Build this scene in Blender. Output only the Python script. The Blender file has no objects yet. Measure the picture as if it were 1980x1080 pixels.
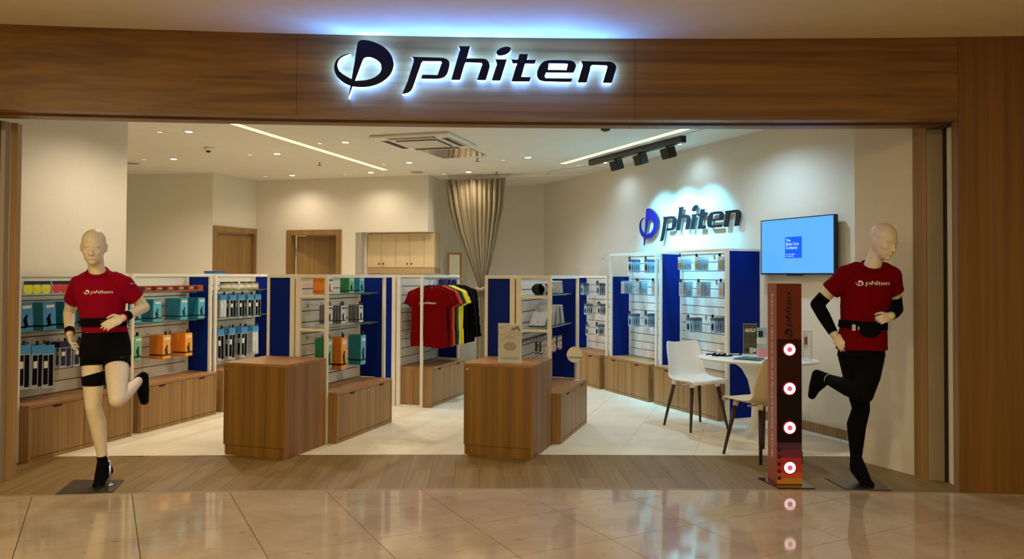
import bpy, bmesh, math, random
import numpy as np
from math import sin, cos, tan, radians, pi, sqrt, atan2
from mathutils import Vector, Matrix, Euler, noise

random.seed(7)
S = bpy.context.scene
COL = S.collection

# ------------------------------------------------------------------ camera
FPX = 1540.0; PITCH = radians(1.2); ROLL = radians(0.26); EYE = 1.5
CY = 532 - FPX * tan(PITCH)
cam_d = bpy.data.cameras.new('camera'); cam = bpy.data.objects.new('camera', cam_d); COL.objects.link(cam)
cam_d.sensor_width = 36; cam_d.lens = 36 * FPX / 1980
cam_d.shift_y = (CY - 540) / 1980
cam_d.clip_start = 0.05; cam_d.clip_end = 100
cam.matrix_world = Matrix.Translation((0, 0, EYE)) @ Matrix.Rotation(pi / 2 + PITCH, 4, 'X') @ Matrix.Rotation(ROLL, 4, 'Z')
S.camera = cam
# ------------------------------------------------------------------ world, exposure, big lights
S.view_settings.view_transform = 'Standard'
S.view_settings.look = 'None'
S.view_settings.gamma = 1.0
S.view_settings.use_curve_mapping = False
S.view_settings.exposure = 0.0
w = bpy.data.worlds.new('world'); S.world = w; w.use_nodes = True
bg = w.node_tree.nodes['Background']; bg.inputs[0].default_value = (1.0, .80, .42, 1); bg.inputs[1].default_value = 0.45


def light(name, kind, loc, energy, color, size=.3, target=None, spot=None, blend=.6, size_y=None, cat='lamp'):
    L = bpy.data.lights.new(name, kind); L.energy = energy; L.color = color
    if kind == 'AREA':
        L.size = size
        if size_y: L.shape = 'RECTANGLE'; L.size_y = size_y
        else: L.shape = 'DISK'
    else:
        L.shadow_soft_size = size
    if kind == 'SPOT': L.spot_size = radians(spot); L.spot_blend = blend
    o = bpy.data.objects.new(name, L); COL.objects.link(o); o.location = loc
    if target is not None:
        o.rotation_euler = (Vector(target) - Vector(loc)).to_track_quat('-Z', 'Y').to_euler()
    return o


DLW = 95; TRK = 215
WARM = (1.0, .78, .42); STORE = (1.0, .80, .52); NEUT = (1.0, .86, .64); COOL = (.50, .76, 1.0)
# mall corridor lamps (in the mall ceiling on and behind the camera side)
for lx, ly in ((-3.6, 2.6), (-.9, 1.6), (1.8, 1.6), (-3.2, -.8), (.3, -1.2), (3.4, -.6)):
    light('mall_lamp', 'AREA', (lx, ly, 3.17), 42 if lx > 0 else 70, WARM, .35)


# ------------------------------------------------------------------ pixel -> world helpers
def ray(px, py):
    x = (px - 990) / FPX; y = -(py - CY) / FPX
    c, s = cos(ROLL), sin(ROLL)
    X = x * c - y * s; Y = x * s + y * c
    return X, cos(PITCH) - Y * sin(PITCH), sin(PITCH) + Y * cos(PITCH)


def at(px, py, z=0.0):
    X, y, zz = ray(px, py); t = (z - EYE) / zz
    return Vector((X * t, y * t, z))


def atd(px, py, d):
    X, y, zz = ray(px, py); t = d / y
    return Vector((X * t, d, EYE + zz * t))


def onplane(px, py, p, q):
    X, y, zz = ray(px, py)
    nx, ny = -(q[1] - p[1]), q[0] - p[0]
    t = (nx * p[0] + ny * p[1]) / (nx * X + ny * y)
    return Vector((X * t, y * t, EYE + zz * t))


# ------------------------------------------------------------------ materials
def lin(r, g, b):
    f = lambda c: (c / 255 / 12.92) if c / 255 <= .04045 else ((c / 255 + .055) / 1.055) ** 2.4
    return (f(r), f(g), f(b), 1)


def mat(name, col, rough=.5, metal=0, spec=.5, emit=None, estr=0, alpha=1, trans=0, coat=0, bump=None):
    m = bpy.data.materials.new(name); m.use_nodes = True
    nt = m.node_tree; b = nt.nodes['Principled BSDF']
    b.inputs['Base Color'].default_value = col; b.inputs['Roughness'].default_value = rough
    b.inputs['Metallic'].default_value = metal; b.inputs['Specular IOR Level'].default_value = spec
    b.inputs['Alpha'].default_value = alpha; b.inputs['Transmission Weight'].default_value = trans
    b.inputs['Coat Weight'].default_value = coat
    if emit: b.inputs['Emission Color'].default_value = emit; b.inputs['Emission Strength'].default_value = estr
    # a little natural unevenness in every surface
    tc = nt.nodes.new('ShaderNodeTexCoord'); n = nt.nodes.new('ShaderNodeTexNoise')
    n.inputs['Scale'].default_value = 9 if not bump else bump[0]; n.inputs['Detail'].default_value = 4
    nt.links.new(tc.outputs['Object'], n.inputs['Vector'])
    if bump:
        bp = nt.nodes.new('ShaderNodeBump'); bp.inputs['Strength'].default_value = bump[1]; bp.inputs['Distance'].default_value = .01
        nt.links.new(n.outputs['Fac'], bp.inputs['Height']); nt.links.new(bp.outputs[0], b.inputs['Normal'])
    if not emit:
        hs = nt.nodes.new('ShaderNodeMixRGB'); hs.blend_type = 'MULTIPLY'; hs.inputs[0].default_value = 1
        cr = nt.nodes.new('ShaderNodeMapRange'); cr.inputs['To Min'].default_value = .93; cr.inputs['To Max'].default_value = 1.05
        nt.links.new(n.outputs['Fac'], cr.inputs['Value']); hs.inputs[1].default_value = col
        nt.links.new(cr.outputs[0], hs.inputs[2]); nt.links.new(hs.outputs[0], b.inputs['Base Color'])
    return m


def wood(name, c1, c2, axis='z', scale=1.0, rough=.45, coat=0.0, lines=1.0):
    m = bpy.data.materials.new(name); m.use_nodes = True
    nt = m.node_tree; N = nt.nodes; L = nt.links; b = N['Principled BSDF']
    b.inputs['Roughness'].default_value = rough; b.inputs['Coat Weight'].default_value = coat
    tc = N.new('ShaderNodeTexCoord'); mp = N.new('ShaderNodeMapping'); L.new(tc.outputs['Object'], mp.inputs[0])
    lo, hi = 0.45 * scale, 26 * scale
    mp.inputs['Scale'].default_value = {'z': (hi, hi, lo), 'x': (lo, hi, hi), 'y': (hi, lo, hi)}[axis]
    n1 = N.new('ShaderNodeTexNoise'); n1.inputs['Scale'].default_value = 1.0; n1.inputs['Detail'].default_value = 6
    n1.inputs['Roughness'].default_value = .62; n1.inputs['Distortion'].default_value = .35
    L.new(mp.outputs[0], n1.inputs['Vector'])
    mp2 = N.new('ShaderNodeMapping'); L.new(tc.outputs['Object'], mp2.inputs[0])
    a, c = .14 * scale, 7.5 * scale
    mp2.inputs['Scale'].default_value = {'z': (c, c, a), 'x': (a, c, c), 'y': (c, a, c)}[axis]
    n2 = N.new('ShaderNodeTexNoise'); n2.inputs['Scale'].default_value = 1.6; n2.inputs['Detail'].default_value = 3
    L.new(mp2.outputs[0], n2.inputs['Vector'])
    mx = N.new('ShaderNodeMath'); mx.operation = 'MULTIPLY_ADD'; mx.inputs[1].default_value = .55
    L.new(n1.outputs['Fac'], mx.inputs[0])
    m2 = N.new('ShaderNodeMath'); m2.operation = 'MULTIPLY'; m2.inputs[1].default_value = .45
    L.new(n2.outputs['Fac'], m2.inputs[0]); L.new(m2.outputs[0], mx.inputs[2])
    r = N.new('ShaderNodeValToRGB'); e = r.color_ramp.elements
    e[0].position = .36; e[0].color = c1; e[1].position = .64; e[1].color = c2
    L.new(mx.outputs[0], r.inputs[0]); L.new(r.outputs[0], b.inputs['Base Color'])
    bp = N.new('ShaderNodeBump'); bp.inputs['Strength'].default_value = .08; bp.inputs['Distance'].default_value = .004
    L.new(n1.outputs['Fac'], bp.inputs['Height']); L.new(bp.outputs[0], b.inputs['Normal'])
    return m


M = {}
M['wood'] = wood('oak laminate', lin(124, 90, 46), lin(172, 134, 82))
M['wood_top'] = wood('oak laminate top', lin(128, 94, 50), lin(172, 136, 84), 'y')
M['wood_counter'] = wood('oak counter', lin(106, 72, 14), lin(144, 104, 36))
M['wood_fascia'] = wood('oak fascia', lin(92, 58, 18), lin(140, 98, 40), 'x', .8)
M['wood_column'] = wood('oak column', lin(94, 58, 6), lin(132, 88, 20), 'z', .8)
M['wood_door'] = wood('oak door', lin(132, 100, 56), lin(160, 124, 74))
M['walnut'] = wood('dark walnut', lin(34, 20, 14), lin(62, 38, 26))
M['wall'] = mat('white paint', lin(226, 218, 202), .8, bump=(60, .05))
M['ceil'] = mat('ceiling paint', lin(228, 222, 208), .85)
M['mallceil'] = mat('mall ceiling paint', lin(228, 216, 168), .8)
M['frame'] = mat('white powder coat', lin(232, 226, 212), .35)
M['slat'] = mat('white slat board', lin(226, 222, 212), .3)
M['groove'] = mat('dark groove', lin(62, 42, 32), .7)
M['blue'] = mat('navy laminate', lin(0, 30, 122), .5, spec=.12)
M['glass'] = mat('shelf glass', lin(170, 205, 195), .03, alpha=.28, spec=.8)
M['glassedge'] = mat('glass edge', lin(40, 90, 84), .2)
M['chrome'] = mat('chrome', lin(200, 200, 200), .2, metal=1)
M['steel'] = mat('brushed steel', lin(120, 112, 104), .32, metal=1)
M['black'] = mat('black plastic', lin(16, 16, 18), .4)
M['fabric_black'] = mat('black fabric', lin(7, 7, 8), .95, spec=.12, bump=(300, .2))
M['red'] = mat('crimson jersey', lin(140, 2, 34), .9, spec=.1, bump=(400, .15))
M['red2'] = mat('red jersey', lin(108, 0, 4), .9, spec=.08, bump=(400, .15))
M['orange_cloth'] = mat('orange jersey', lin(214, 58, 24), .8)
M['green_cloth'] = mat('green jersey', lin(14, 62, 40), .8)
M['yellow_cloth'] = mat('yellow jersey', lin(244, 214, 24), .8)
M['mannequin'] = mat('mannequin shell', lin(224, 208, 182), .45, bump=(30, .03))
M['print'] = mat('white print', lin(236, 228, 220), .6)
M['white'] = mat('white plastic', lin(236, 236, 232), .35)
M['cream'] = mat('cream plastic', lin(222, 208, 176), .35)
M['shutter'] = mat('shutter guide metal', lin(150, 136, 114), .45)
M['cabinet'] = mat('beige laminate', lin(214, 190, 150), .5)
M['curtain'] = mat('taupe curtain', lin(158, 142, 114), .9, bump=(200, .2))
M['mirror'] = mat('mirror', lin(220, 225, 225), .02, metal=1)
M['navy_face'] = mat('navy sign face', lin(3, 6, 36), .35, spec=.2)
M['blue_face'] = mat('blue sign face', lin(14, 24, 120), .3)
M['dark_face'] = mat('charcoal sign face', lin(16, 18, 26), .35)
M['halo'] = mat('lit acrylic', lin(255, 255, 255), .4, emit=(.062, .225, 1.0, 1), estr=64.0)
M['screen'] = mat('tv screen', lin(20, 40, 80), .2, emit=lin(92, 176, 255), estr=1.05)
M['screen_logo'] = mat('tv logo block', lin(0, 40, 160), .2, emit=lin(0, 88, 240), estr=1.0)
M['screen_text'] = mat('tv text', lin(200, 230, 255), .2, emit=lin(150, 205, 255), estr=1.0)
M['lamp'] = mat('lamp glow', lin(255, 255, 255), .4, emit=(1.0, .93, .80, 1), estr=14)
M['lampdim'] = mat('lamp low glow', lin(255, 240, 220), .4, emit=(1.0, .85, .68, 1), estr=1.2)
M['strip'] = mat('linear led', lin(255, 255, 230), .4, emit=(1.0, .95, .50, 1), estr=1.1)
M['ring'] = mat('totem ring light', lin(255, 230, 235), .4, emit=(1.0, .84, .85, 1), estr=1.7)
M['ringmid'] = mat('totem button', lin(220, 80, 120), .4, emit=(.62, .08, .20, 1), estr=.8)
M['ringrim'] = mat('totem rim', lin(150, 24, 34), .4, emit=(.8, .03, .05, 1), estr=.12)


def marble(name, c1, c2, rough, scale, seed=0, fleck=None, coat=0, spec=.5):
    m = bpy.data.materials.new(name); m.use_nodes = True
    nt = m.node_tree; N = nt.nodes; L = nt.links; b = N['Principled BSDF']
    b.inputs['Roughness'].default_value = rough; b.inputs['Specular IOR Level'].default_value = spec
    b.inputs['Coat Weight'].default_value = coat; b.inputs['Coat Roughness'].default_value = .04
    tc = N.new('ShaderNodeTexCoord')
    n1 = N.new('ShaderNodeTexNoise'); n1.inputs['Scale'].default_value = scale; n1.inputs['Detail'].default_value = 8; n1.inputs['Roughness'].default_value = .65
    L.new(tc.outputs['Object'], n1.inputs['Vector'])
    r = N.new('ShaderNodeValToRGB'); e = r.color_ramp.elements
    e[0].position = .3; e[0].color = c1; e[1].position = .7; e[1].color = c2
    L.new(n1.outputs['Fac'], r.inputs[0]); out = r.outputs[0]
    if fleck:
        v = N.new('ShaderNodeTexNoise'); v.inputs['Scale'].default_value = 22; v.inputs['Detail'].default_value = 3
        mp = N.new('ShaderNodeMapping'); mp.inputs['Scale'].default_value = (.6, 1.3, 1); L.new(tc.outputs['Object'], mp.inputs[0]); L.new(mp.outputs[0], v.inputs['Vector'])
        r2 = N.new('ShaderNodeValToRGB'); e2 = r2.color_ramp.elements
        e2[0].position = .66; e2[0].color = (0, 0, 0, 1); e2[1].position = .70; e2[1].color = (1, 1, 1, 1)
        L.new(v.outputs['Fac'], r2.inputs[0])
        mx = N.new('ShaderNodeMixRGB'); mx.inputs[2].default_value = fleck
        ml = N.new('ShaderNodeMath'); ml.operation = 'MULTIPLY'; ml.inputs[1].default_value = .6
        L.new(r2.outputs[0], ml.inputs[0]); L.new(ml.outputs[0], mx.inputs[0]); L.new(out, mx.inputs[1]); out = mx.outputs[0]
    L.new(out, b.inputs['Base Color'])
    return m


M['marble'] = marble('beige marble tile', lin(158, 138, 108), lin(188, 168, 136), .07, 2.2, fleck=lin(120, 96, 70), spec=.7)
M['grout'] = mat('grout', lin(84, 66, 46), .9)
M['tile'] = marble('cream porcelain', lin(222, 212, 190), lin(238, 230, 212), .35, 3)
M['tilegrout'] = mat('pale grout', lin(170, 158, 134), .9)
M['plank'] = wood('vinyl plank', lin(110, 84, 40), lin(138, 110, 60), 'y', 1.3, rough=.5)
M['plank2'] = wood('vinyl plank b', lin(104, 80, 38), lin(132, 106, 56), 'y', 1.1, rough=.5)


# ------------------------------------------------------------------ mesh helpers
def newbm(): return bmesh.new()


def box(bm, x0, x1, y0, y1, z0, z1, bev=0, M4=None):
    vs = [bm.verts.new((x, y, z)) for x in (x0, x1) for y in (y0, y1) for z in (z0, z1)]
    f = [bm.faces.new([vs[i] for i in q]) for q in ((0, 1, 3, 2), (4, 6, 7, 5), (0, 4, 5, 1), (2, 3, 7, 6), (0, 2, 6, 4), (1, 5, 7, 3))]
    bmesh.ops.recalc_face_normals(bm, faces=f)
    if bev:
        r = bmesh.ops.bevel(bm, geom=list({e for q in f for e in q.edges}), offset=bev, segments=2, affect='EDGES', profile=.5)
        vs = list({v for q in r['faces'] for v in q.verts} | set(v for v in vs if v.is_valid))
    if M4 is not None: bmesh.ops.transform(bm, matrix=M4, verts=[v for v in vs if v.is_valid])
    return vs


def frustum(bm, p, q, r0, r1, n=16, caps=True):
    p = Vector(p); q = Vector(q); d = (q - p)
    if d.length < 1e-6: return
    R = d.to_track_quat('Z', 'Y').to_matrix()
    a = [bm.verts.new(p + R @ Vector((cos(2 * pi * i / n) * r0, sin(2 * pi * i / n) * r0, 0))) for i in range(n)]
    b = [bm.verts.new(q + R @ Vector((cos(2 * pi * i / n) * r1, sin(2 * pi * i / n) * r1, 0))) for i in range(n)]
    for i in range(n): bm.faces.new((a[i], a[(i + 1) % n], b[(i + 1) % n], b[i]))
    if caps: bm.faces.new(list(reversed(a))); bm.faces.new(b)


def ball(bm, c, r, seg=16, rings=10, R=None):
    if not isinstance(r, (tuple, list)): r = (r, r, r)
    m4 = Matrix.Translation(c) @ (R.to_4x4() if R is not None else Matrix.Identity(4)) @ Matrix.Diagonal((r[0], r[1], r[2], 1))
    bmesh.ops.create_uvsphere(bm, u_segments=seg, v_segments=rings, radius=1, matrix=m4)


def tube(bm, pts, r, n=8):
    pts = [Vector(p) for p in pts]; rs = r if isinstance(r, (list, tuple)) else [r] * len(pts)
    rings = []
    for i, p in enumerate(pts):
        d = (pts[min(i + 1, len(pts) - 1)] - pts[max(i - 1, 0)]).normalized()
        up = Vector((0, 0, 1)) if abs(d.z) < .9 else Vector((0, 1, 0))
        x = d.cross(up).normalized(); y = x.cross(d)
        rings.append([bm.verts.new(p + x * cos(2 * pi * k / n) * rs[i] + y * sin(2 * pi * k / n) * rs[i]) for k in range(n)])
    for a, b in zip(rings, rings[1:]):
        for k in range(n): bm.faces.new((a[k], a[(k + 1) % n], b[(k + 1) % n], b[k]))
    bm.faces.new(list(reversed(rings[0]))); bm.faces.new(rings[-1])


def lathe(bm, prof, n=40, c=(0, 0, 0), sx=1, sy=1, rot=0):
    rings = []
    for r, z in prof:
        rr = []
        for k in range(n):
            x = cos(2 * pi * k / n) * r * sx; y = sin(2 * pi * k / n) * r * sy
            rr.append(bm.verts.new((c[0] + x * cos(rot) - y * sin(rot), c[1] + x * sin(rot) + y * cos(rot), c[2] + z)))
        rings.append(rr)
    for a, b in zip(rings, rings[1:]):
        for k in range(n): bm.faces.new((a[k], a[(k + 1) % n], b[(k + 1) % n], b[k]))
    bm.faces.new(list(reversed(rings[0]))); bm.faces.new(rings[-1])


def prism(bm, poly, z0, z1):
    a = [bm.verts.new((p[0], p[1], z0)) for p in poly]; b = [bm.verts.new((p[0], p[1], z1)) for p in poly]
    n = len(poly)
    fs = [bm.faces.new((a[i], a[(i + 1) % n], b[(i + 1) % n], b[i])) for i in range(n)]
    fs += [bm.faces.new(list(reversed(a))), bm.faces.new(b)]
    bmesh.ops.recalc_face_normals(bm, faces=fs)


def wall_seg(bm, p, q, z0, z1, t=.12, side=1):
    p = Vector(p[:2]); q = Vector(q[:2]); d = (q - p).normalized(); n = Vector((-d.y, d.x)) * t * side
    prism(bm, [p, q, q + n, p + n], z0, z1)


def mesh_of(bm, name, m, smooth=False, recalc=True):
    if recalc: bmesh.ops.recalc_face_normals(bm, faces=bm.faces)
    me = bpy.data.meshes.new(name); bm.to_mesh(me); bm.free()
    me.materials.append(M[m] if isinstance(m, str) else m)
    if smooth: me.shade_smooth()
    return me


def obj(name, me, parent=None, loc=None, rot=None):
    o = bpy.data.objects.new(name, me); COL.objects.link(o)
    if parent: o.parent = parent
    if loc is not None: o.location = loc
    if rot is not None: o.rotation_euler = rot
    return o


def part(name, bm, m, parent=None, smooth=False, label=None, loc=None, rot=None):
    o = obj(name, mesh_of(bm, name, m, smooth), parent, loc, rot)
    if label: o['label'] = label
    return o


def tag(o, label, cat, group=None, kind=None):
    o['label'] = label; o['category'] = cat
    if group: o['group'] = group
    if kind: o['kind'] = kind
    return o


def thing(name, label, cat, loc=(0, 0, 0), rz=0, group=None):
    o = bpy.data.objects.new(name, None); COL.objects.link(o); o.empty_display_size = .1
    o.location = loc; o.rotation_euler = (0, 0, rz)
    return tag(o, label, cat, group)


def struct(name, bm, m, parent=None, smooth=False):
    o = part(name, bm, m, parent, smooth)
    if not parent: o['kind'] = 'structure'
    return o


def structE(name):
    o = bpy.data.objects.new(name, None); COL.objects.link(o); o['kind'] = 'structure'; return o


def copy_tree(o, parent=None):
    c = o.copy(); COL.objects.link(c)
    if parent: c.parent = parent
    for ch in o.children: copy_tree(ch, c)
    return c


def bx(name, m, parent, x0, x1, y0, y1, z0, z1, bev=0, label=None):
    b = newbm(); box(b, x0, x1, y0, y1, z0, z1, bev); return part(name, b, m, parent, False, label)


# ---- flat shapes (logo, text) as meshes in the XZ plane facing -Y
def curve_mesh(name, loops, depth, m):
    cu = bpy.data.curves.new(name, 'CURVE'); cu.dimensions = '2D'; cu.fill_mode = 'BOTH' if depth else 'FRONT'
    cu.extrude = depth / 2
    for lp in loops:
        sp = cu.splines.new('POLY'); sp.points.add(len(lp) - 1)
        for i, (x, y) in enumerate(lp): sp.points[i].co = (x, y, 0, 1)
        sp.use_cyclic_u = True
    ob = bpy.data.objects.new(name, cu); COL.objects.link(ob)
    dg = bpy.context.evaluated_depsgraph_get()
    me = bpy.data.meshes.new_from_object(ob.evaluated_get(dg)); bpy.data.objects.remove(ob); bpy.data.curves.remove(cu)
    me.transform(Matrix.Rotation(pi / 2, 4, 'X'))      # (x, y, 0) -> (x, 0, y); +z normal -> -y
    me.materials.clear(); me.materials.append(M[m] if isinstance(m, str) else m); me.name = name
    return me


def text_mesh(txt, size, m, depth=.001, off=0.0, align='CENTER', spacing=1.0, shear=0):
    cu = bpy.data.curves.new('writing', 'FONT'); cu.body = txt; cu.size = size; cu.extrude = depth / 2; cu.offset = off
    cu.align_x = align; cu.align_y = 'CENTER'; cu.space_character = spacing; cu.shear = shear; cu.resolution_u = 3
    ob = bpy.data.objects.new('writing', cu); COL.objects.link(ob)
    dg = bpy.context.evaluated_depsgraph_get()
    me = bpy.data.meshes.new_from_object(ob.evaluated_get(dg)); bpy.data.objects.remove(ob); bpy.data.curves.remove(cu)
    me.transform(Matrix.Rotation(pi / 2, 4, 'X')); me.materials.clear(); me.materials.append(M[m] if isinstance(m, str) else m)
    me.name = 'writing'
    return me


def smooth_loop(lp, it=2):
    for _ in range(it):
        o = []
        for i in range(len(lp)):
            a, b = lp[i], lp[(i + 1) % len(lp)]
            if len(a) > 2:           # sharp point keeps itself
                o.append(a)
            else:
                o.append((a[0] * .8 + b[0] * .2, a[1] * .8 + b[1] * .2)) if False else None
                p = lp[i - 1]
                o.append((a[0] * .75 + p[0] * .25, a[1] * .75 + p[1] * .25))
                o.append((a[0] * .75 + b[0] * .25, a[1] * .75 + b[1] * .25))
        lp = [q for q in o if q is not None]
    return lp


K = 'k'
_C2 = 1890.6
EMB = [(425, 140), (460, 120), (560, 125), (680, 165), (780, 225), (850, 310), (887, 400), (882, 480), (850, 560), (790, 630), (700, 690), (600, 725), (500, 740), (400, 738),
       (352, 730, K), (303, 882, K), (325, 725, K), (250, 695), (180, 645), (130, 575), (108, 490), (125, 410), (170, 355), (230, 320), (315, 303, K),
       (315, 310, K), (250, 330), (190, 365), (160, 410), (153, 460), (172, 520), (220, 570), (280, 605), (340, 635, K), (375, 420, K), (408, 180)]
EMBH = [(480, 390), (500, 355), (540, 343), (600, 348), (670, 385), (715, 430), (730, 490), (710, 550), (660, 595), (590, 630), (500, 652), (385, 655, K), (420, 560, K)]


def c2(l): return [(p[0] + _C2,) + tuple(p[1:]) for p in l]


LET = {
    'p': [[(1112, 333, K), (1510, 340, K), (1570, 352), (1605, 385), (1613, 430), (1600, 500), (1575, 565), (1530, 605), (1450, 622), (1238, 618, K), (1258, 567, K), (1455, 568, K), (1508, 405, K), (1495, 388, K),
           (1262, 388, K), (1245, 410, K), (1160, 660), (1130, 750), (1100, 790), (1060, 812), (995, 822, K), (1060, 670, K), (1130, 440, K), (1143, 390, K), (1135, 355, K)]],
    'h': [[(1722, 185, K), (1882, 185, K), (1870, 220, K), (1835, 345, K), (2041, 345, K), (2091, 352), (2126, 395), (2134, 450), (2126, 500), (2086, 628, K), (1969, 628, K), (2034, 430, K), (2026, 400, K), (1820, 397, K), (1805, 430, K), (1750, 628, K), (1633, 628, K), (1742, 240, K), (1738, 215, K)]],
    'i': [c2([(312, 352, K), (470, 352, K), (385, 632, K), (270, 632, K), (333, 430, K), (330, 395, K)]),
          c2([(425 + 96 * cos(t) - 8 * sin(t), 243 - 22 * cos(t) + 56 * sin(t), K) for t in [k * pi / 12 for k in range(24)]])],
    't': [c2([(632, 278, K), (750, 278, K), (733, 352, K), (855, 352, K), (838, 403, K), (708, 403, K), (660, 580, K), (785, 582, K), (768, 640, K), (530, 640, K), (600, 403, K), (540, 403, K), (525, 352, K), (612, 352, K)])],
    'e': [c2([(1040, 350), (1290, 350), (1350, 368), (1378, 410), (1370, 455), (1343, 517, K), (985, 517, K), (965, 570, K), (975, 592, K), (1330, 592, K), (1312, 637, K), (960, 637), (895, 620), (862, 580), (858, 530), (880, 460), (915, 400), (965, 362)]),
          c2([(1020, 397, K), (1268, 397, K), (1248, 482, K), (1005, 482, K)])],
    'n': [c2([(1435, 360, K), (1820, 362, K), (1875, 378), (1907, 420), (1905, 465), (1890, 510), (1848, 643, K), (1727, 643, K), (1790, 430, K), (1778, 412, K), (1590, 410, K), (1570, 430, K), (1515, 643, K), (1395, 643, K), (1460, 430, K), (1460, 400, K)])],
}
LX, LY, LW = (108 + 1905 + 1890.6) / 2, 480, 1905 + 1890.6 - 108


def norm(lp, width, inset=0):
    k = width / LW
    return [((p[0] - LX) * k, -(p[1] - LY) * k) for p in lp]


def logo_parts(width):
    out = [('emblem', [norm(smooth_loop(EMB), width), norm(smooth_loop(EMBH), width)])]
    for ch in 'phiten':
        out.append(('letter', [norm(smooth_loop(l), width) for l in LET[ch]]))
    return out


def logo_mesh(width, m, depth=.001):
    ms = [curve_mesh('logo', lp, depth, m) for _, lp in logo_parts(width)]
    bm = newbm()
    for x in ms: bm.from_mesh(x); bpy.data.meshes.remove(x)
    me = bpy.data.meshes.new('logo'); bm.to_mesh(me); bm.free(); me.materials.append(M[m]); return me
# ================================================================== the shell
CZ = 3.05      # shop ceiling
MZ = 3.19      # mall ceiling
HB = 2.61      # fascia underside
# facade line: gently bowed in plan
_A = np.polyfit([-3.105, 0.2, 3.101], [5.418, 5.637, 5.572], 2)


def fy(x): return float(np.polyval(_A, x))
def fslope(x): return float(2 * _A[0] * x + _A[1])


TH = radians(17.4)
def gy(x): return 6.712 + (x - 1.2) * .0 - .0065 * (x - 1.2) ** 2     # where planks meet tiles


def clip(poly, p, n):      # keep side where (v-p).n <= 0
    out = []
    for i in range(len(poly)):
        a, b = poly[i], poly[(i + 1) % len(poly)]
        da = (a[0] - p[0]) * n[0] + (a[1] - p[1]) * n[1]; db = (b[0] - p[0]) * n[0] + (b[1] - p[1]) * n[1]
        if da <= 0: out.append(a)
        if (da < 0 < db) or (db < 0 < da):
            t = da / (da - db); out.append((a[0] + (b[0] - a[0]) * t, a[1] + (b[1] - a[1]) * t))
    return out


def area(p): return abs(sum(p[i][0] * p[(i + 1) % len(p)][1] - p[(i + 1) % len(p)][0] * p[i][1] for i in range(len(p)))) / 2


# --- mall floor
b = newbm(); prism(b, [(-9, -4), (9, -4), (9, 5.9), (-9, 5.9)], -.12, -.010)
floor = struct('floor', b, 'grout')
ang = radians(27.2)            # grout direction, from -Y axis
a1 = Vector((-sin(ang), cos(ang))); a2 = Vector((cos(ang), sin(ang)))
org = at(255, 955).to_2d(); T = .6
# two crossing grout lines through known floor points fix the grid
row = at(261, 986.5).to_2d()
o2 = row - a2 * ((row - org).dot(a2)); o2 = org + a1 * ((row - org).dot(a1))
g = .0022
cnt = 0
for i in range(-14, 16):
    for j in range(-9, 8):
        c0 = o2 + a2 * (i * T) + a1 * (j * T)
        poly = [tuple(c0 + a2 * u + a1 * v) for u, v in ((g, g), (T - g, g), (T - g, T - g), (g, T - g))]
        cx = sum(p[0] for p in poly) / 4; cy = sum(p[1] for p in poly) / 4
        if cy < 1.6 or cx < -5.2 or cx > 5.2 or cy > 6.2: continue
        s = fslope(cx); n = Vector((-s, 1)).normalized()
        poly = clip(poly, (cx, fy(cx) - .012), n)
        if len(poly) < 3 or area(poly) < .002: continue
        b = newbm(); prism(b, poly, -.012, 0.0); part('tile', b, 'marble', floor); cnt += 1
b = newbm(); prism(b, [(-9, -4), (9, -4), (9, 1.25), (-9, 1.25)], -.012, -.001); struct('tile', b, 'marble', floor)
# threshold
b = newbm(); N_ = 40
xs = [-4.2 + 8.2 * k / N_ for k in range(N_ + 1)]
prism(b, [(x, fy(x) - .012) for x in xs] + [(x, fy(x) + .004) for x in reversed(xs)], -.01, .003)
struct('trim_1', b, 'shutter')
# --- plank strip
b = newbm(); prism(b, [(-9, 5.5), (9, 5.5), (9, 15.5), (-9, 15.5)], -.14, -.013)
pf = struct('floor.001', b, 'groove')
k = 0; x = -4.9
pang = radians(-3)
while x < 3.9:
    w_ = .18
    d_ = Vector((tan(pang), 1))
    def P(xx, yy): return (xx + d_.x * (yy - 5.6), yy)
    poly = [P(x + .0008, fy(x) + .004), P(x + w_ - .0008, fy(x + w_) + .004), P(x + w_ - .0008, gy(x + w_)), P(x + .0008, gy(x))]
    yj = 5.6 + (.35 if k % 3 == 0 else .75 if k % 3 == 1 else .55)
    cut = [clip(poly, (0, yj - .0008), (0, 1)), clip(poly, (0, yj + .0008), (0, -1))]
    for q, c_ in enumerate(cut):
        if len(c_) > 2 and area(c_) > .001:
            b = newbm(); prism(b, c_, -.012, 0.0); part('plank', b, 'plank' if (k * 7 + q * 3) % 5 < 3 else 'plank2', pf)
    x += w_; k += 1
# --- porcelain tiles
tf = structE('floor.002')
b = newbm(); prism(b, [(-9, 6.55), (5, 6.55), (5, 15.4), (-9, 15.4)], -.0129, -.003)
part('grout_bed', b, 'tilegrout', tf)
t1 = Vector((sin(TH), cos(TH))); t2 = Vector((cos(TH), -sin(TH)))
o3 = at(1195, 877).to_2d(); TW, TL, g = .615, 1.2, .0015
for i in range(-14, 8):
    for j in range(-3, 9):
        off = (i % 3) * .4 + .35
        c0 = o3 + t2 * (i * TW) + t1 * (j * TL + off)
        poly = [tuple(c0 + t2 * u + t1 * v) for u, v in ((g, g), (TW - g, g), (TW - g, TL - g), (g, TL - g))]
        cx = sum(p[0] for p in poly) / 4; cy = sum(p[1] for p in poly) / 4
        if cx < -6.6 or cx > 3.6 or cy > 14.6 or cy < 5.8 or cx > 3.4 - .4075 * (cy - 7.9) + .5: continue
        if cx < -4.8 and cy < 8.2: continue
        poly = clip(poly, (cx, gy(cx) + .0), (0, -1))
        if len(poly) < 3 or area(poly) < .002: continue
        b = newbm(); prism(b, poly, -.006, 0.0); part('tile', b, 'tile', tf)

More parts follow.
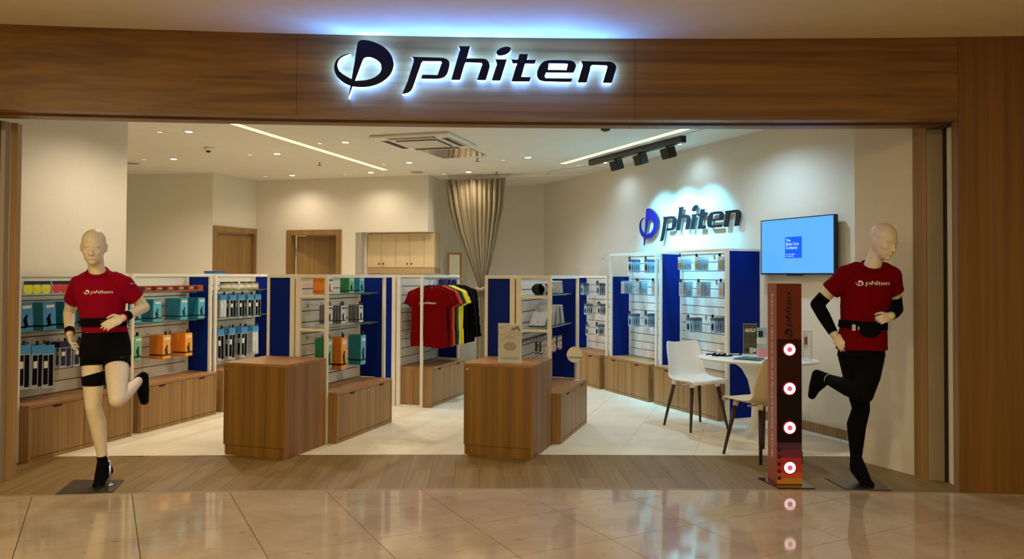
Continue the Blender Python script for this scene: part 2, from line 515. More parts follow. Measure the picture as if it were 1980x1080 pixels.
# --- ceilings
b = newbm(); prism(b, [(-9, -3.5), (9, -3.5), (9, 6.2), (-9, 6.2)], MZ, MZ + .12)
struct('ceiling', b, 'mallceil')
b = newbm(); prism(b, [(-7.6, 5.75), (4.2, 5.75), (4.2, 15.2), (-7.6, 15.2)], CZ, CZ + .1)
struct('ceiling.001', b, 'ceil')
# --- walls of the shop
def RWX(d): return 2.871 - .4075 * (d - 7.88)
RW0, RW1 = (RWX(6.7), 6.7), (RWX(13.6), 13.6)
b = newbm(); wall_seg(b, RW0, RW1, 0, CZ, .12, -1)
struct('wall_right', b, 'wall')
b = newbm(); prism(b, [(2.83, 6.57), (3.06, 6.05), (3.9, 6.05), (3.9, 7.3), (3.2, 7.3)], 0, CZ)
struct('wall_right.001', b, 'wall')
b = newbm()
wall_seg(b, RW1, (-.78, 13.98), 0, CZ, .12, -1)                   # behind the fitting room
struct('wall_back.001', b, 'wall')
b = newbm()
BW0, BW1 = Vector((-4.243, 13.179)), Vector((-1.305, 12.324))
RT0, RT1 = Vector((-1.305, 12.324)), Vector((-.78, 13.98))
bd = (BW1 - BW0).normalized()
bn = Vector((-bd.y, bd.x))                       # away from the camera
# back wall with a door opening and a cupboard recess
dl, dr = onplane(562, 500, BW0, BW1), onplane(652, 500, BW0, BW1)
nl, nr = onplane(698, 500, BW0, BW1), onplane(828, 500, BW0, BW1)
DZ = onplane(600, 453, BW0, BW1).z
NZ = onplane(760, 448, BW0, BW1).z
wall_seg(b, BW0, dl, 0, CZ, .12, 1); wall_seg(b, dl, dr, DZ, CZ, .12, 1); wall_seg(b, dr, nl, 0, CZ, .12, 1)
wall_seg(b, nl, BW1, NZ, CZ, .5, 1)
nd = .5
wall_seg(b, Vector(nl[:2]) + bn * nd, BW1 + bn * nd, 0, NZ, .1, 1)
wall_seg(b, Vector(nl[:2]), Vector(nl[:2]) + bn * nd, 0, NZ, .1, 1)
struct('wall_back', b, 'wall')
b = newbm()
rp = BW1 + bn * nd
wall_seg(b, BW1 + bn * .5, RT1, 0, CZ, .12, 1)
struct('wall_back.002', b, 'wall')
b = newbm()
L2a, L2b = Vector((-4.592, 12.19)), Vector((-4.243, 13.179))
wall_seg(b, (-7.2, 12.66), (-5.918, 12.43), 0, CZ, .12, 1); wall_seg(b, (-5.918, 12.43), L2a, 0, CZ, .12, 1)
wall_seg(b, L2a, L2b, 2.23, CZ, .12, 1)
d1l = L2a + (L2b - L2a) * .08; d1r = L2a + (L2b - L2a) * .98
wall_seg(b, L2a, d1l, 0, 2.23, .12, 1); wall_seg(b, d1r, L2b, 0, 2.23, .12, 1)
struct('wall_back.003', b, 'wall')
b = newbm(); prism(b, [(-7.2, 8.1), (-7.1, 8.1), (-7.1, 12.7), (-7.2, 12.7)], 0, CZ); struct('wall_left.001', b, 'wall')
b = newbm()
prism(b, [(-4.54, 5.62), (-3.86, 7.98 - .02), (-7.2, 8.6), (-7.2, 8.4), (-4.2, 7.85), (-4.75, 5.65)], 0, CZ)
struct('wall_left', b, 'wall')
# baseboard on the right wall
b = newbm(); p0 = Vector((RWX(8.4), 8.4)); p1 = Vector((RWX(6.75), 6.75)); wd = (p1 - p0).normalized(); wn = Vector((wd.y, -wd.x))
if wn.x > 0: wn = -wn
prism(b, [p0, p1, p1 + wn * .015, p0 + wn * .015], 0, .09); struct('baseboard_right', b, 'wood')

# --- fascia and side column
fascia = structE('trim_2')
seams = [-4.6, atd(577, 100, 5.6).x, atd(1230, 100, 5.6).x, atd(1853, 100, 5.56).x]
for a_, c_ in zip(seams, seams[1:]):
    n_ = 14; xs = [a_ + .0012 + (c_ - a_ - .0024) * k / n_ for k in range(n_ + 1)]
    b = newbm(); prism(b, [(x, fy(x)) for x in xs] + [(x, fy(x) + .10) for x in reversed(xs)], HB, MZ - .001)
    part('panel', b, 'wood_fascia', fascia)
    b = newbm(); prism(b, [(x, fy(x) + .10) for x in xs] + [(x, fy(x) + .20) for x in reversed(xs)], HB + .012, HB + .05)
    part('soffit_board', b, 'wood_fascia', fascia)
    b = newbm(); prism(b, [(x, fy(x) + .20) for x in xs] + [(x, fy(x) + .33) for x in reversed(xs)], HB - .004, MZ - .001)
    part('inner_board', b, 'wood_fascia', fascia)
bxR = seams[-1]
col_ = structE('trim_3')
nx = 3.75
ys = fslope(3.2)
b = newbm(); prism(b, [(bxR + .001, fy(bxR)), (nx, fy(nx)), (nx, fy(nx) + .02), (bxR + .001, fy(bxR) + .02)], 0, MZ - .001)
part('front_panel', b, 'wood_column', col_)
b = newbm(); prism(b, [(bxR + .001, fy(bxR) + .021), (bxR + .022, fy(bxR) + .021), (bxR + .085, fy(bxR) + .20), (bxR + .064, fy(bxR) + .20)], 0, HB + .01)
part('return_panel', b, 'wood_door', col_)
b = newbm(); prism(b, [(bxR + .05, fy(bxR) + .03), (nx, fy(nx) + .03), (nx, 5.8), (bxR + .10, 5.8)], 0, MZ - .001)
part('core', b, 'wood_column', col_)
# shutter guides and jamb strips
sg = thing('shutter_guide', 'grey metal roller shutter guide beside the right wood column', 'shutter guide', (0, 0, 0))
b = newbm(); prism(b, [(3.09, 5.925), (3.205, 5.90), (3.215, 5.94), (3.10, 5.965)], 0, 2.6); part('guide_face', b, 'shutter', sg)
b = newbm(); prism(b, [(3.205, 5.80), (3.235, 5.79), (3.235, 5.90), (3.205, 5.90)], 0, 2.6); part('guide_lip', b, 'frame', sg)
b = newbm(); prism(b, [(3.195, 5.86), (3.204, 5.86), (3.204, 5.898), (3.195, 5.898)], 0, 2.6); part('seal_strip', b, 'black', sg)
b = newbm(); prism(b, [(3.045, 6.045), (3.085, 5.925), (3.12, 5.94), (3.10, 6.049), (3.058, 6.049)], 0, CZ); struct('trim_4', b, 'wood_door')
lp = at(22, 930)
xa, xb = atd(20, 600, 5.83).x, atd(33.5, 300, 5.83).x
b = newbm(); prism(b, [(xa, 5.80), (xb, 5.83), (xb - .01, 5.9), (xa, 5.9)], 0, 2.6); struct('trim_5', b, 'wood_door')
sg = thing('shutter_guide', 'grey beige shutter guide panel at the left entrance edge', 'shutter guide')
b = newbm(); prism(b, [(-4.2, 5.62), (xa - .002, 5.74), (xa - .002, 5.80), (-4.2, 5.72)], 0, 2.6); part('guide_face', b, 'shutter', sg)
b = newbm(); prism(b, [(xa - .06, 5.70), (xa - .03, 5.705), (xa - .03, 5.735), (xa - .06, 5.73)], 0, 2.6); part('guide_lip', b, 'steel', sg)
b = newbm(); prism(b, [(-4.6, 5.93), (-3.9, 5.93), (-3.9, 6.0), (-4.6, 6.0)], 0, CZ); struct('wall_left.002', b, 'wall')
b = newbm(); prism(b, [(-8.9, 5.2), (-4.21, 5.30), (-4.21, 5.5), (-8.9, 5.5)], 0, MZ - .001); struct('wall_front', b, 'wood_column')
b = newbm(); prism(b, [(nx + .01, fy(nx)), (8.9, 5.0), (8.9, 5.3), (nx + .01, fy(nx) + .2)], 0, MZ - .001); struct('wall_front.001', b, 'wood_column')

# --- doors
def door(name, p, q, ztop, ajar, parent_label):
    p = Vector(p[:2]); q = Vector(q[:2]); W = (q - p).length; a = atan2(q.y - p.y, q.x - p.x)
    r = structE(name); r.location = (p.x, p.y, 0); r.rotation_euler = (0, 0, a)
    fw = .075
    for nm, (x0, x1, z0, z1) in (('frame', (-fw, .012, 0, ztop + fw)), ('frame', (W - .012, W + fw, 0, ztop + fw)), ('frame', (.012, W - .012, ztop - .012, ztop + fw))):
        bx('door_frame', 'wood_door', r, x0, x1, -.02, .13, z0, z1, .003)
    leaf = bx('door_leaf', 'wood_door', r, 0, W - .04, 0, .04, .006, ztop - .02, .002)
    if ajar:
        leaf.location = (.04, .11, 0); leaf.rotation_euler = (0, 0, radians(ajar))
        bx('hinge', 'chrome', leaf, -.012, .008, -.012, -.001, ztop - .35, ztop - .22)
    else: leaf.location = (.02, .05, 0)
    b = newbm(); hx = W - .12
    frustum(b, (hx, -.05, 1.02), (hx, 0, 1.02), .01, .01, 10); frustum(b, (hx, -.048, 1.02), (hx - .12, -.048, 1.02), .009, .009, 10)
    part('handle', b, 'chrome', leaf)
    return r
door('door_1', d1l, d1r, 2.17, 0, '')
door('door_2', dl, dr, DZ - .0, 16, '')
# store room behind door 2
b = newbm(); mid = (Vector(dl[:2]) + Vector(dr[:2])) / 2 + bn * 1.6
prism(b, [Vector(dl[:2]) + bn * 1.5 - bd * .6, Vector(dr[:2]) + bn * 1.5 + bd * .6, Vector(dr[:2]) + bn * 1.6 + bd * .6, Vector(dl[:2]) + bn * 1.6 - bd * .6], 0, CZ)
struct('wall_back.004', b, 'wall')

# --- wall cupboard in the recess
cp0 = Vector(nl[:2]) + bn * .22
cupw = (BW1 + bn * .22 - cp0).length + .02
cu = thing('wall_cupboard', 'beige five-door wall cupboard recessed in the back wall', 'cupboard', (cp0.x, cp0.y, 0), atan2(bd.y, bd.x))
zb = onplane(760, 517, cp0, cp0 + bd).z
bx('body', 'cabinet', cu, .005, cupw, .02, .27, zb, NZ - .003)
dw = cupw / 4.72
for i in range(5):
    x0 = i * dw + .008; x1 = min((i + 1) * dw + .003, cupw - .002)
    d = bx('door', 'cabinet', cu, x0, x1, 0, .019, zb + .004, NZ - .02, .0015)
    if i in (0, 1, 2, 3):
        xk = x1 - .035 if i in (0, 2) else x0 + .035
        b = newbm(); lathe(b, [(.006, 0), (.006, .012), (.013, .014), (.013, .024), (.002, .026)], 14)
        k_ = part('knob', b, 'walnut', d); k_.location = (xk, 0, zb + .06); k_.rotation_euler = (pi / 2, 0, 0)
bx('valance', mat('beige laminate dark', lin(176, 146, 104), .5), cu, .004, cupw, .005, .27, zb - .09, zb - .002)
bx('hinge_plate', 'chrome', cu, .01, .05, -.004, -.0005, NZ - .02, NZ - .008)
# counter and base units below are hidden by the racks; only the worktop edge is built
bx('worktop', 'cabinet', cu, .004, cupw, -.1, .27, .86, .9)

# --- mirror on the return wall
m0 = Vector((-.93, 13.4))
mr = thing('wall_mirror', 'tall narrow mirror in a wooden frame behind the curtain', 'mirror', (0, 0, 0))
pA = atd(865, 488, 12.95); pB = atd(893, 488, 12.95)
mr.location = (pA.x, 12.95, 0); mw = pB.x - pA.x; mz = pA.z
for x0, x1, z0, z1 in ((0, .035, .5, mz), (mw - .035, mw, .5, mz), (.0351, mw - .0351, mz - .035, mz), (.0351, mw - .0351, .5, .535)):
    bx('frame_bar', 'wood_door', mr, x0, x1, -.02, .01, z0, z1, .002)
bx('mirror_glass', 'mirror', mr, .035, mw - .035, -.006, .004, .535, mz - .035)
bx('easel_leg', 'wood_door', mr, .02, .05, .012, .04, 0, 1.2); bx('easel_leg', 'wood_door', mr, mw - .05, mw - .02, .012, .04, 0, 1.2)

# ================================================================== ceiling fittings
def nearc(px, py, z=CZ): return at(px, py, z)
spots = [(365, 254), (336, 307), (536, 297), (565, 338.5), (668, 274.5), (717, 333), (791, 314), (906, 332), (1021, 304), (1168, 313.6), (1310.5, 277.7)]
dims = [(309, 255), (279, 308), (483, 299), (513, 341), (618, 277), (667, 337), (742, 317), (858, 336), (973, 309), (1119, 319.6)]
lblS = ['far left beside the smoke detector', 'left in the second row from the header', 'just beneath the long left light strip', 'above the left wooden door',
        'front, between the light strip and the air conditioner', 'at the far end of the left light strip', 'behind the air conditioner on its left', 'above the cupboards by the curtain',
        'alone in the middle right of the ceiling', 'at the far end of the black track', 'beside the near end of the black track']
b = newbm(); lathe(b, [(.055, 0), (.055, -.004), (.044, -.006), (.040, .0), (.0395, .0)], 24); rimM = mesh_of(b, 'rim', 'frame', True)
b = newbm(); lathe(b, [(.039, -.0005), (.036, -.005), (.01, -.0055)], 24); lensM = mesh_of(b, 'lens', 'lamp', True)
b = newbm(); lathe(b, [(.032, -.0005), (.030, -.004), (.01, -.0045)], 24); lensD = mesh_of(b, 'lens', 'lampdim', True)
for k, (px, py) in enumerate(spots):
    p = nearc(px, py)
    t = thing('downlight', 'bright round downlight ' + lblS[k], 'downlight', p, 0, 'bright ceiling downlights')
    obj('rim', rimM, t); obj('lens', lensM, t)
    cool = k >= 8
    light('downlight_beam', 'SPOT', (p.x, p.y, CZ - .02), DLW * {3: .3, 5: .3, 7: .25, 8: 1.45, 9: .15, 10: .14}.get(k, 1), NEUT if not cool else COOL, .035, (p.x, p.y, 0), 152, .8)
lblD = ['left of the first bright lamp', 'left of the second-row bright lamp', 'left of the lamp under the light strip', 'left of the lamp above the left door', 'left of the front middle bright lamp',
        'left of the lamp at the strip end', 'left of the lamp behind the air conditioner', 'above the cupboard corner', 'left of the lone middle right lamp', 'near the far end of the right strip']
for k, (px, py) in enumerate(dims):
    p = nearc(px, py)
    t = thing('downlight', 'small dim round downlight ' + lblD[k], 'downlight', p, 0, 'dim ceiling downlights')
    t.scale = (.8, .8, .8); obj('rim', rimM, t); obj('lens', lensD, t)

for (fx, fyy, en, cl, lb) in ((-3.22, 7.15, .72, NEUT, 'beside the left wall column, hidden from outside by the header'), (-1.3, 7.5, .7, NEUT, 'behind the header over the left counter'), (.75, 7.5, .7, NEUT, 'behind the header over the right counter'), (2.15, 7.75, .85, COOL, 'behind the header over the table')):
    t = thing('downlight', 'bright round downlight ' + lb, 'downlight', (fx, fyy, CZ), 0, 'bright ceiling downlights')
    obj('rim', rimM, t); obj('lens', lensM, t)
    light('downlight_beam', 'SPOT', (fx, fyy, CZ - .02), DLW * en, cl, .035, (fx, fyy, 0), 152, .8)


def strip(pts, w0, lab):
    (a, c) = pts; a = nearc(*a); c = nearc(*c); L_ = (c - a).length
    t = thing('light_strip', lab, 'strip light', (a.x, a.y, CZ), atan2(c.y - a.y, c.x - a.x))
    bx('housing', 'frame', t, 0, L_, -w0 / 2 - .008, w0 / 2 + .008, -.003, -.0005)
    bx('diffuser', 'strip', t, .01, L_ - .01, -w0 / 2, w0 / 2, -.006, -.003)
strip(((428, 231), (745, 328)), .08, 'long yellow recessed light strip on the left of the ceiling')
strip(((1088, 316), (1345, 243)), .08, 'shorter yellow light strip running above the black track')
# track with three heads
ta, tb = nearc(1142, 309), nearc(1322, 262)
ta.z = tb.z = CZ
L_ = (tb - ta).length; ra = atan2(tb.y - ta.y, tb.x - ta.x)
t = thing('track_light', 'black ceiling track with three square spotlight heads', 'track light', ta, ra)
bx('track', 'black', t, 0, L_, -.035, .035, -.075, -.001, .003)
fr = []
for q in (.32, .585, .86):
    h = newbm(); box(h, -.075, .075, -.055, .055, -.06, .06, .006)
    ho = part('lamp_head', h, 'black', t); ho.location = (L_ * q, -.0, -.15)
    ho.rotation_euler = (radians(18), 0, 0)
    h = newbm(); box(h, -.062, .062, -.042, .042, -.064, -.0605); part('lens', h, 'black', ho)
    h = newbm(); frustum(h, (0, 0, .06), (0, -.0, .09), .014, .014, 10); part('stem', h, 'black', ho)
    fr.append(t.matrix_basis @ Vector((L_ * q, 0, -.15)))
# A/C cassette
A0, A1, A2, A3 = nearc(709, 260.5), nearc(870, 252), nearc(926, 279.5), nearc(780, 290)
ac_c = (A0 + A1 + A2 + A3) / 4; ad = (A1 - A0).normalized(); ar = atan2(ad.y, ad.x)
t = thing('air_conditioner', 'white ceiling cassette air conditioner with louvred centre grille', 'air conditioner', (ac_c.x, ac_c.y, CZ), ar)
h = newbm(); box(h, -.475, .475, -.475, .475, -.035, -.001, .012); part('fascia_panel', h, 'frame', t)
h = newbm(); box(h, -.25, .25, -.25, .25, -.042, -.0355); part('grille_panel', h, 'groove', t)
for i in range(9):
    h = newbm(); box(h, -.235, .235, -.225 + i * .05, -.205 + i * .05 + .016, -.047, -.0425, .0015); part('slat', h, 'shutter' if False else 'frame', t)
for i in range(4):
    e = bpy.data.objects.new('air_outlet', mesh_of((lambda h: (box(h, -.28, .28, -.42, -.325, -.0375, -.0352), h)[1])(newbm()), 'air_outlet', 'groove')); COL.objects.link(e); e.parent = t; e.rotation_euler = (0, 0, i * pi / 2)
    h = newbm(); box(h, -.27, .27, -.415, -.40, -.042, -.0378); f = part('flap', h, 'frame', e)
# socket plate beside the tall racks
sp_ = onplane(1166, 494, RW0, RW1); t = thing('wall_plate', 'small white socket plate on the right wall beside the tall rack', 'socket plate', (sp_.x, sp_.y, sp_.z - .04), atan2(RW1[1] - RW0[1], RW1[0] - RW0[0]) + pi)
bx('plate', 'frame', t, -.04, .04, -.012, -.001, 0, .085, .002); bx('switch_rocker', 'white', t, -.018, .018, -.016, -.0125, .02, .065, .002)
# hatches
def hatch(c4, lab, m='mirror', z=.004):
    c4 = [nearc(*c) for c in c4]; c = sum(c4, Vector()) / 4
    t = thing('access_hatch', lab, 'hatch', (c.x, c.y, CZ))
    h = newbm(); prism(h, [((p.x - c.x), (p.y - c.y)) for p in c4], -z, -.001); part('hatch_panel', h, m, t)
    h = newbm(); prism(h, [((p.x - c.x) * 1.03, (p.y - c.y) * 1.03) for p in c4], -.0009, -.0004); part('joint', h, 'groove', t)
M['glossp'] = mat('glossy hatch panel', lin(190, 180, 160), .08, metal=.6)
hatch([(812, 290), (903, 284.5), (940, 300), (857, 306)], 'glossy grey access panel just behind the air conditioner', 'glossp')
hatch([(1060, 331), (1132, 321), (1172, 324), (1113, 334)], 'flat white access hatch at the far end of the track', 'ceil')
hatch([(1322, 259.5), (1365, 248), (1478, 249), (1398, 268)], 'large white access hatch beside the header on the right', 'ceil')
# detector, speaker, sprinklers
p = nearc(403, 285); t = thing('smoke_detector', 'white dome smoke detector on the left of the ceiling', 'smoke detector', p)
h = newbm(); lathe(h, [(.06, -.001), (.06, -.02), (.045, -.035), (.03, -.04)], 24); part('base', h, 'frame', t, True)
h = newbm(); lathe(h, [(.028, -.0401), (.028, -.055), (.016, -.062)], 20); part('sensor', h, 'black', t, True)
p = nearc(1171, 248); t = thing('smoke_detector', 'small dark detector close behind the header on the right', 'smoke detector', p)
h = newbm(); lathe(h, [(.05, -.001), (.05, -.02), (.03, -.03)], 24); part('base', h, 'black', t, True)
h = newbm(); lathe(h, [(.02, -.0301), (.02, -.04), (.01, -.044)], 20); part('sensor', h, 'frame', t, True)
for (px, py, lb) in ((256, 315, 'round flush ceiling speaker grille far left'), (806, 332, 'round flush ceiling speaker grille before the curtain')):
    p = nearc(px, py); t = thing('ceiling_speaker', lb, 'speaker', p)
    h = newbm(); lathe(h, [(.11, -.0005), (.11, -.006), (.10, -.008)], 32); part('rim', h, 'frame', t, True)
    h = newbm(); lathe(h, [(.098, -.0082), (.09, -.010), (.02, -.0105)], 32); part('grille', h, 'shutter', t, True)
for (px, py, lb) in ((618, 313, 'under the left light strip'), (923, 305, 'right of the glossy access panel'), (960, 331, 'in front of the curtain track'), (222, 300, 'beside the left wall column')):
    p = nearc(px, py); t = thing('sprinkler_head', 'small metal sprinkler head ' + lb, 'sprinkler', p)
    h = newbm(); frustum(h, (0, 0, -.001), (0, 0, -.045), .008, .006, 10); part('nozzle', h, 'steel', t)
    h = newbm(); lathe(h, [(.03, -.045), (.03, -.05), (.004, -.052)], 16); part('deflector', h, 'steel', t)
# ================================================================== racks and cabinets
TC, PD = .39, .30          # cabinet front and post front, measured out from the slat face
ORD = ['first', 'second', 'third', 'fourth', 'fifth', 'sixth', 'seventh', 'eighth']


class Rack:
    def __init__(s, cnear, ang, side, L, H, label, short, pd=PD, tc=TC):
        s.side, s.L, s.H, s.short, s.pd, s.tc = side, L, H, short, pd, tc
        if side == 'L': s.a = Vector((sin(ang), cos(ang))); s.o = Vector((cos(ang), -sin(ang))); s.sg = -1
        else: s.a = Vector((-sin(ang), cos(ang))); s.o = Vector((-cos(ang), -sin(ang))); s.sg = 1
        if side == 'l': pass
        s.n = Vector(cnear[:2]) - s.o * tc
        xh = s.a * s.sg
        s.rz = atan2(xh.y, xh.x)
        s.mw = Matrix.Translation((s.n.x, s.n.y, 0)) @ Matrix.Rotation(s.rz, 4, 'Z')
        s.t = thing('display_rack', label, 'display rack', (s.n.x, s.n.y, 0), s.rz)

    def bx(s, name, m, s0, s1, t0, t1, z0, z1, bev=0, parent=None):
        x0, x1 = sorted((s.sg * s0, s.sg * s1)); b = newbm(); box(b, x0, x1, t0, t1, z0, z1, bev)
        return part(name, b, m, parent or s.t)

    def st(s, px, py, t=0.0):
        p = s.n + s.o * t; w = onplane(px, py, p, p + s.a)
        return (w.to_2d() - p).dot(s.a), w.z

    def P(s, ss, t, z): return s.mw @ Vector((s.sg * ss, t, z))

    def frame(s, near='open', rails=(), back=True, farpanel=True, nearpost=True, z0far=.452, slats=True, depth=.05, nearz0=0.0, zlow=.45, farH=None, fullh=None):
        L, H, pd = s.L, s.H, s.pd; q = .03
        for nm, ss in (('near', 0), ('far', L - q)):
            s.bx('post', 'frame', ss, ss + q, pd - q, pd, 0, H, .002)
            s.bx('post', 'frame', ss, ss + q, -depth + .005, -.002 if False else .022, 0, H, .002)
            s.bx('top_rail', 'frame', ss, ss + q, .0221, pd - q - .0001, H - q, H, .001)
            s.bx('foot_rail', 'frame', ss, ss + q, .0221, pd - q - .0001, 0, q * .8, .001)
        s.bx('top_rail', 'frame', q + .0001, L - q - .0001, pd - q, pd, H - q, H, .001)
        s.bx('top_rail', 'frame', q + .0001, L - q - .0001, -.02, .01, H - q, H, .001)
        for z in rails: s.bx('shelf_rail', 'frame', 0, q, .0221, pd - q - .0001, z - .028, z - .006, .001)
        if farpanel: s.bx('side_panel', 'blue', L - q + .004, L - .006, .0222, pd - q - .0002, z0far, (farH or H) - q - .001)
        if near == 'panel': s.bx('side_panel', 'blue', .006, q - .004, .0222, pd - q - .0002, .026 if nearz0 == 0 else nearz0, H - q - .001)
        if slats:
            n = int(round((H - q - zlow) / .104)); ph = (H - q - zlow) / n
            s.bx('slat_backing', 'groove', q + .001, L - q - .001, -.03, -.016, zlow, H - q - .001)
            for i in range(n): s.bx('slat', 'slat', q + .001, L - q - .001, -.0159, 0, zlow + i * ph + .004, zlow + (i + 1) * ph - .004, .0015)
        return s

    def shelf(s, z, d=.24):
        g_ = s.bx('glass_shelf', 'glass', .04, s.L - .04, .004, d, z - .008, z)
        s.bx('glass_edge', 'glassedge', .04, s.L - .04, d, d + .0015, z - .008, z, parent=g_)
        for q in (.12, s.L - .12): s.bx('bracket', 'steel', q, q + .006, .001, d * .8, z - .024, z - .009)

    def hook(s, ss, z, ln=.25, clip_=True):
        h = newbm(); x = s.sg * ss
        box(h, x - .012, x + .012, .0005, .006, z - .012, z + .03)
        tube(h, [(x, .004, z + .012), (x, ln - .03, z + .012), (x, ln, z + .03)], .0026, 6)
        ho = part('hook', h, 'chrome', s.t)
        if clip_:
            h = newbm(); box(h, x - .007, x + .007, ln - .035, ln - .015, z + .010, z + .045, .002); part('hook_tip', h, 'black', ho)

    def cabinet(s, label, doors=2, top='wood_top'):
        L = s.L; r = thing('storage_cabinet', label, 'cabinet', (s.n.x, s.n.y, 0), s.rz); q = .032
        f = s.tc
        def B(name, m, s0, s1, t0, t1, z0, z1, bev=0, parent=None):
            x0, x1 = sorted((s.sg * s0, s.sg * s1)); b = newbm(); box(b, x0, x1, t0, t1, z0, z1, bev); return part(name, b, m, parent or r)
        B('top', 'wood_top2' if 'wood_top2' in M else 'wood_top', q, L - q, .005, f, .425, .45, .0015)
        B('side', 'wood', q, q + .02, .005, f, 0, .4248); B('side', 'wood', L - q - .02, L - q, .005, f, 0, .4248)
        B('plinth', 'wood', q + .0201, L - q - .0201, f - .03, f - .001, 0, .032)
        B('inside', 'groove', q + .0201, L - q - .0201, .006, f - .024, .033, .4245)
        w_ = (L - 2 * q - .04) / doors
        for i in range(doors):
            a0 = q + .02 + i * w_ + .0022; a1 = q + .02 + (i + 1) * w_ - .0022
            d = B('door', 'wood', a0, a1, f - .022, f - .002, .036, .421, .001)
            m_ = (a0 + a1) / 2 + .05 * (1 if i else -.2)
            x0 = s.sg * m_; h = newbm()
            v = [h.verts.new((x0 + dx, f - .0015, z)) for dx, z in ((-.05, .4215), (.05, .4215), (.038, .403), (-.038, .403))]
            u = [h.verts.new((p.co.x, f - .003, p.co.z)) for p in v]
            h.faces.new(v); h.faces.new(u[::-1])
            for k in range(4): h.faces.new((v[k], v[(k + 1) % 4], u[(k + 1) % 4], u[k]))
            part('finger_pull', h, M['pull'], d)
            lx = s.sg * (a1 - .03 if i == 0 else a0 + .03); h = newbm()
            frustum(h, (lx, f - .003, .400), (lx, f + .002, .400), .008, .008, 14); part('lock', h, 'chrome', d)
        return r


M['pull'] = mat('finger pull shadow gap', lin(50, 22, 22), .8)
_wt = wood('oak laminate top w', lin(134, 90, 50), lin(174, 130, 82), 'x'); M['wood_top2'] = _wt

TA = radians(16.0)
cA = at(47, 897)
RA = []
for i, (lb, sh) in enumerate((('white slatwall rack on the left wall nearest the entrance, behind the mannequin', 'entrance left rack'),
                              ('white slatwall rack second on the left wall, holding teal and orange boxes', 'second left rack'),
                              ('white slatwall rack third on the left wall, full of bagged sleeves', 'third left rack'))):
    c_ = cA.to_2d() + Vector((sin(TA), cos(TA))) * (1.235 * i)
    r = Rack(c_, TA, 'L', 1.18, 1.5, lb, sh); r.frame(); r.shelf(1.32); r.shelf(1.02); RA.append(r)
    r.cabinet(['oak two-door cabinet along the left wall nearest the entrance', 'oak two-door cabinet second along the left wall', 'oak two-door cabinet third along the left wall, mostly behind the counter'][i])
TI = radians(17.4)
c2_, c3_, c4_ = at(648, 859), at(830, 789), at(1083, 860)
R2 = Rack(c2_, TI, 'L', 1.16, 1.5, 'white island rack behind the left counter, open toward the aisle', 'left island rack'); R2.frame(rails=(1.32, 1.02), depth=.03); R2.shelf(1.32); R2.shelf(1.02)
R2.cabinet('oak two-door cabinet under the left island rack')
R3 = Rack(c3_, TI, 'L', 1.16, 1.5, 'white island rack in the middle of the shop holding the hanging shirts', 'shirt rack'); R3.frame(zlow=.45, depth=.03)
R3.cabinet('oak two-door cabinet under the hanging shirts')
R4 = Rack(c4_, TI, 'L', 1.16, 1.5, 'white island rack behind the right counter with mirror and flat packs', 'right island rack'); R4.frame(rails=(1.32, 1.02), depth=.03); R4.shelf(1.32); R4.shelf(1.02)
R4.cabinet('oak two-door cabinet under the right island rack, with the round mirror')
# the far halves of the three islands (blue end panels face the entrance)
for r, lb in ((R2, 'blue-ended back half of the left island rack'), (R3, 'blue-ended back half of the shirt rack island'), (R4, 'blue-ended back half of the right island rack')):
    # mirrored half: outward is -o
    cc = r.n - r.o * (.062 + TC)
    h = Rack.__new__(Rack); h.side = 'L'; h.L, h.H, h.short, h.pd, h.tc = r.L, r.H, r.short, .262, .352
    h.a = r.a; h.o = -r.o; h.sg = 1; h.n = r.n - r.o * .062; h.rz = r.rz + pi; h.mw = Matrix.Translation((h.n.x, h.n.y, 0)) @ Matrix.Rotation(h.rz, 4, 'Z')
    h.t = thing('display_rack', lb, 'display rack', (h.n.x, h.n.y, 0), h.rz)
    h.frame(near='panel', depth=.03, nearz0=.026)
    h.tc = .262
    h.cabinet(lb.replace('blue-ended back half of', 'oak cabinet inside the hidden side of'))
# right wall racks
PHI = radians(22.4)
cR2, cR1, cR0 = at(1391, 815), at(1256, 778), at(1161, 753)
LR2 = (cR1 - cR2).length - .05
RR2 = Rack(cR2, PHI, 'R', LR2, 1.79, 'tall white wall rack with a full-height blue end panel', 'tall end rack', pd=.30)
RR2.frame(near='panel' if False else 'open', z0far=.452, depth=.12)
RR1 = Rack(cR1, PHI, 'R', (cR0 - cR1).length - .03, 1.79, 'tall white wall rack in the middle of the right wall', 'tall middle rack'); RR1.frame(farpanel=False, depth=.1)
RR1.bx('side_panel', 'blue', RR1.L - .026, RR1.L - .006, .0222, RR1.pd - .0302, .452, 1.49)
RR1.bx('panel_rail', 'frame', RR1.L - .03, RR1.L, .0221, RR1.pd - .0301, 1.491, 1.515)
RR0 = Rack(cR0, PHI, 'R', 1.12, 1.5, 'lower white wall rack farthest along the right wall', 'low far rack'); RR0.frame(depth=.1)
RR2.cabinet('oak two-door cabinet at the near end of the right wall'); RR1.cabinet('oak two-door cabinet in the middle of the right wall'); RR0.cabinet('oak two-door cabinet at the far end of the right wall')
# full blue end panel with its own white edge
e_ = RR2
e_.bx('end_panel', 'blue', -.012, -.001, -.12, e_.pd - .03, .025, 1.765)
e_.bx('end_edge', 'frame', -.015, -.001, -.145, -.1205, 0, 1.79); e_.bx('end_edge', 'frame', -.015, -.001, e_.pd - .0295, e_.pd, 0, 1.79)
e_.bx('end_edge', 'frame', -.015, -.001, -.12, e_.pd - .03, 1.7655, 1.79); e_.bx('end_edge', 'frame', -.015, -.001, -.12, e_.pd - .03, 0, .0245)

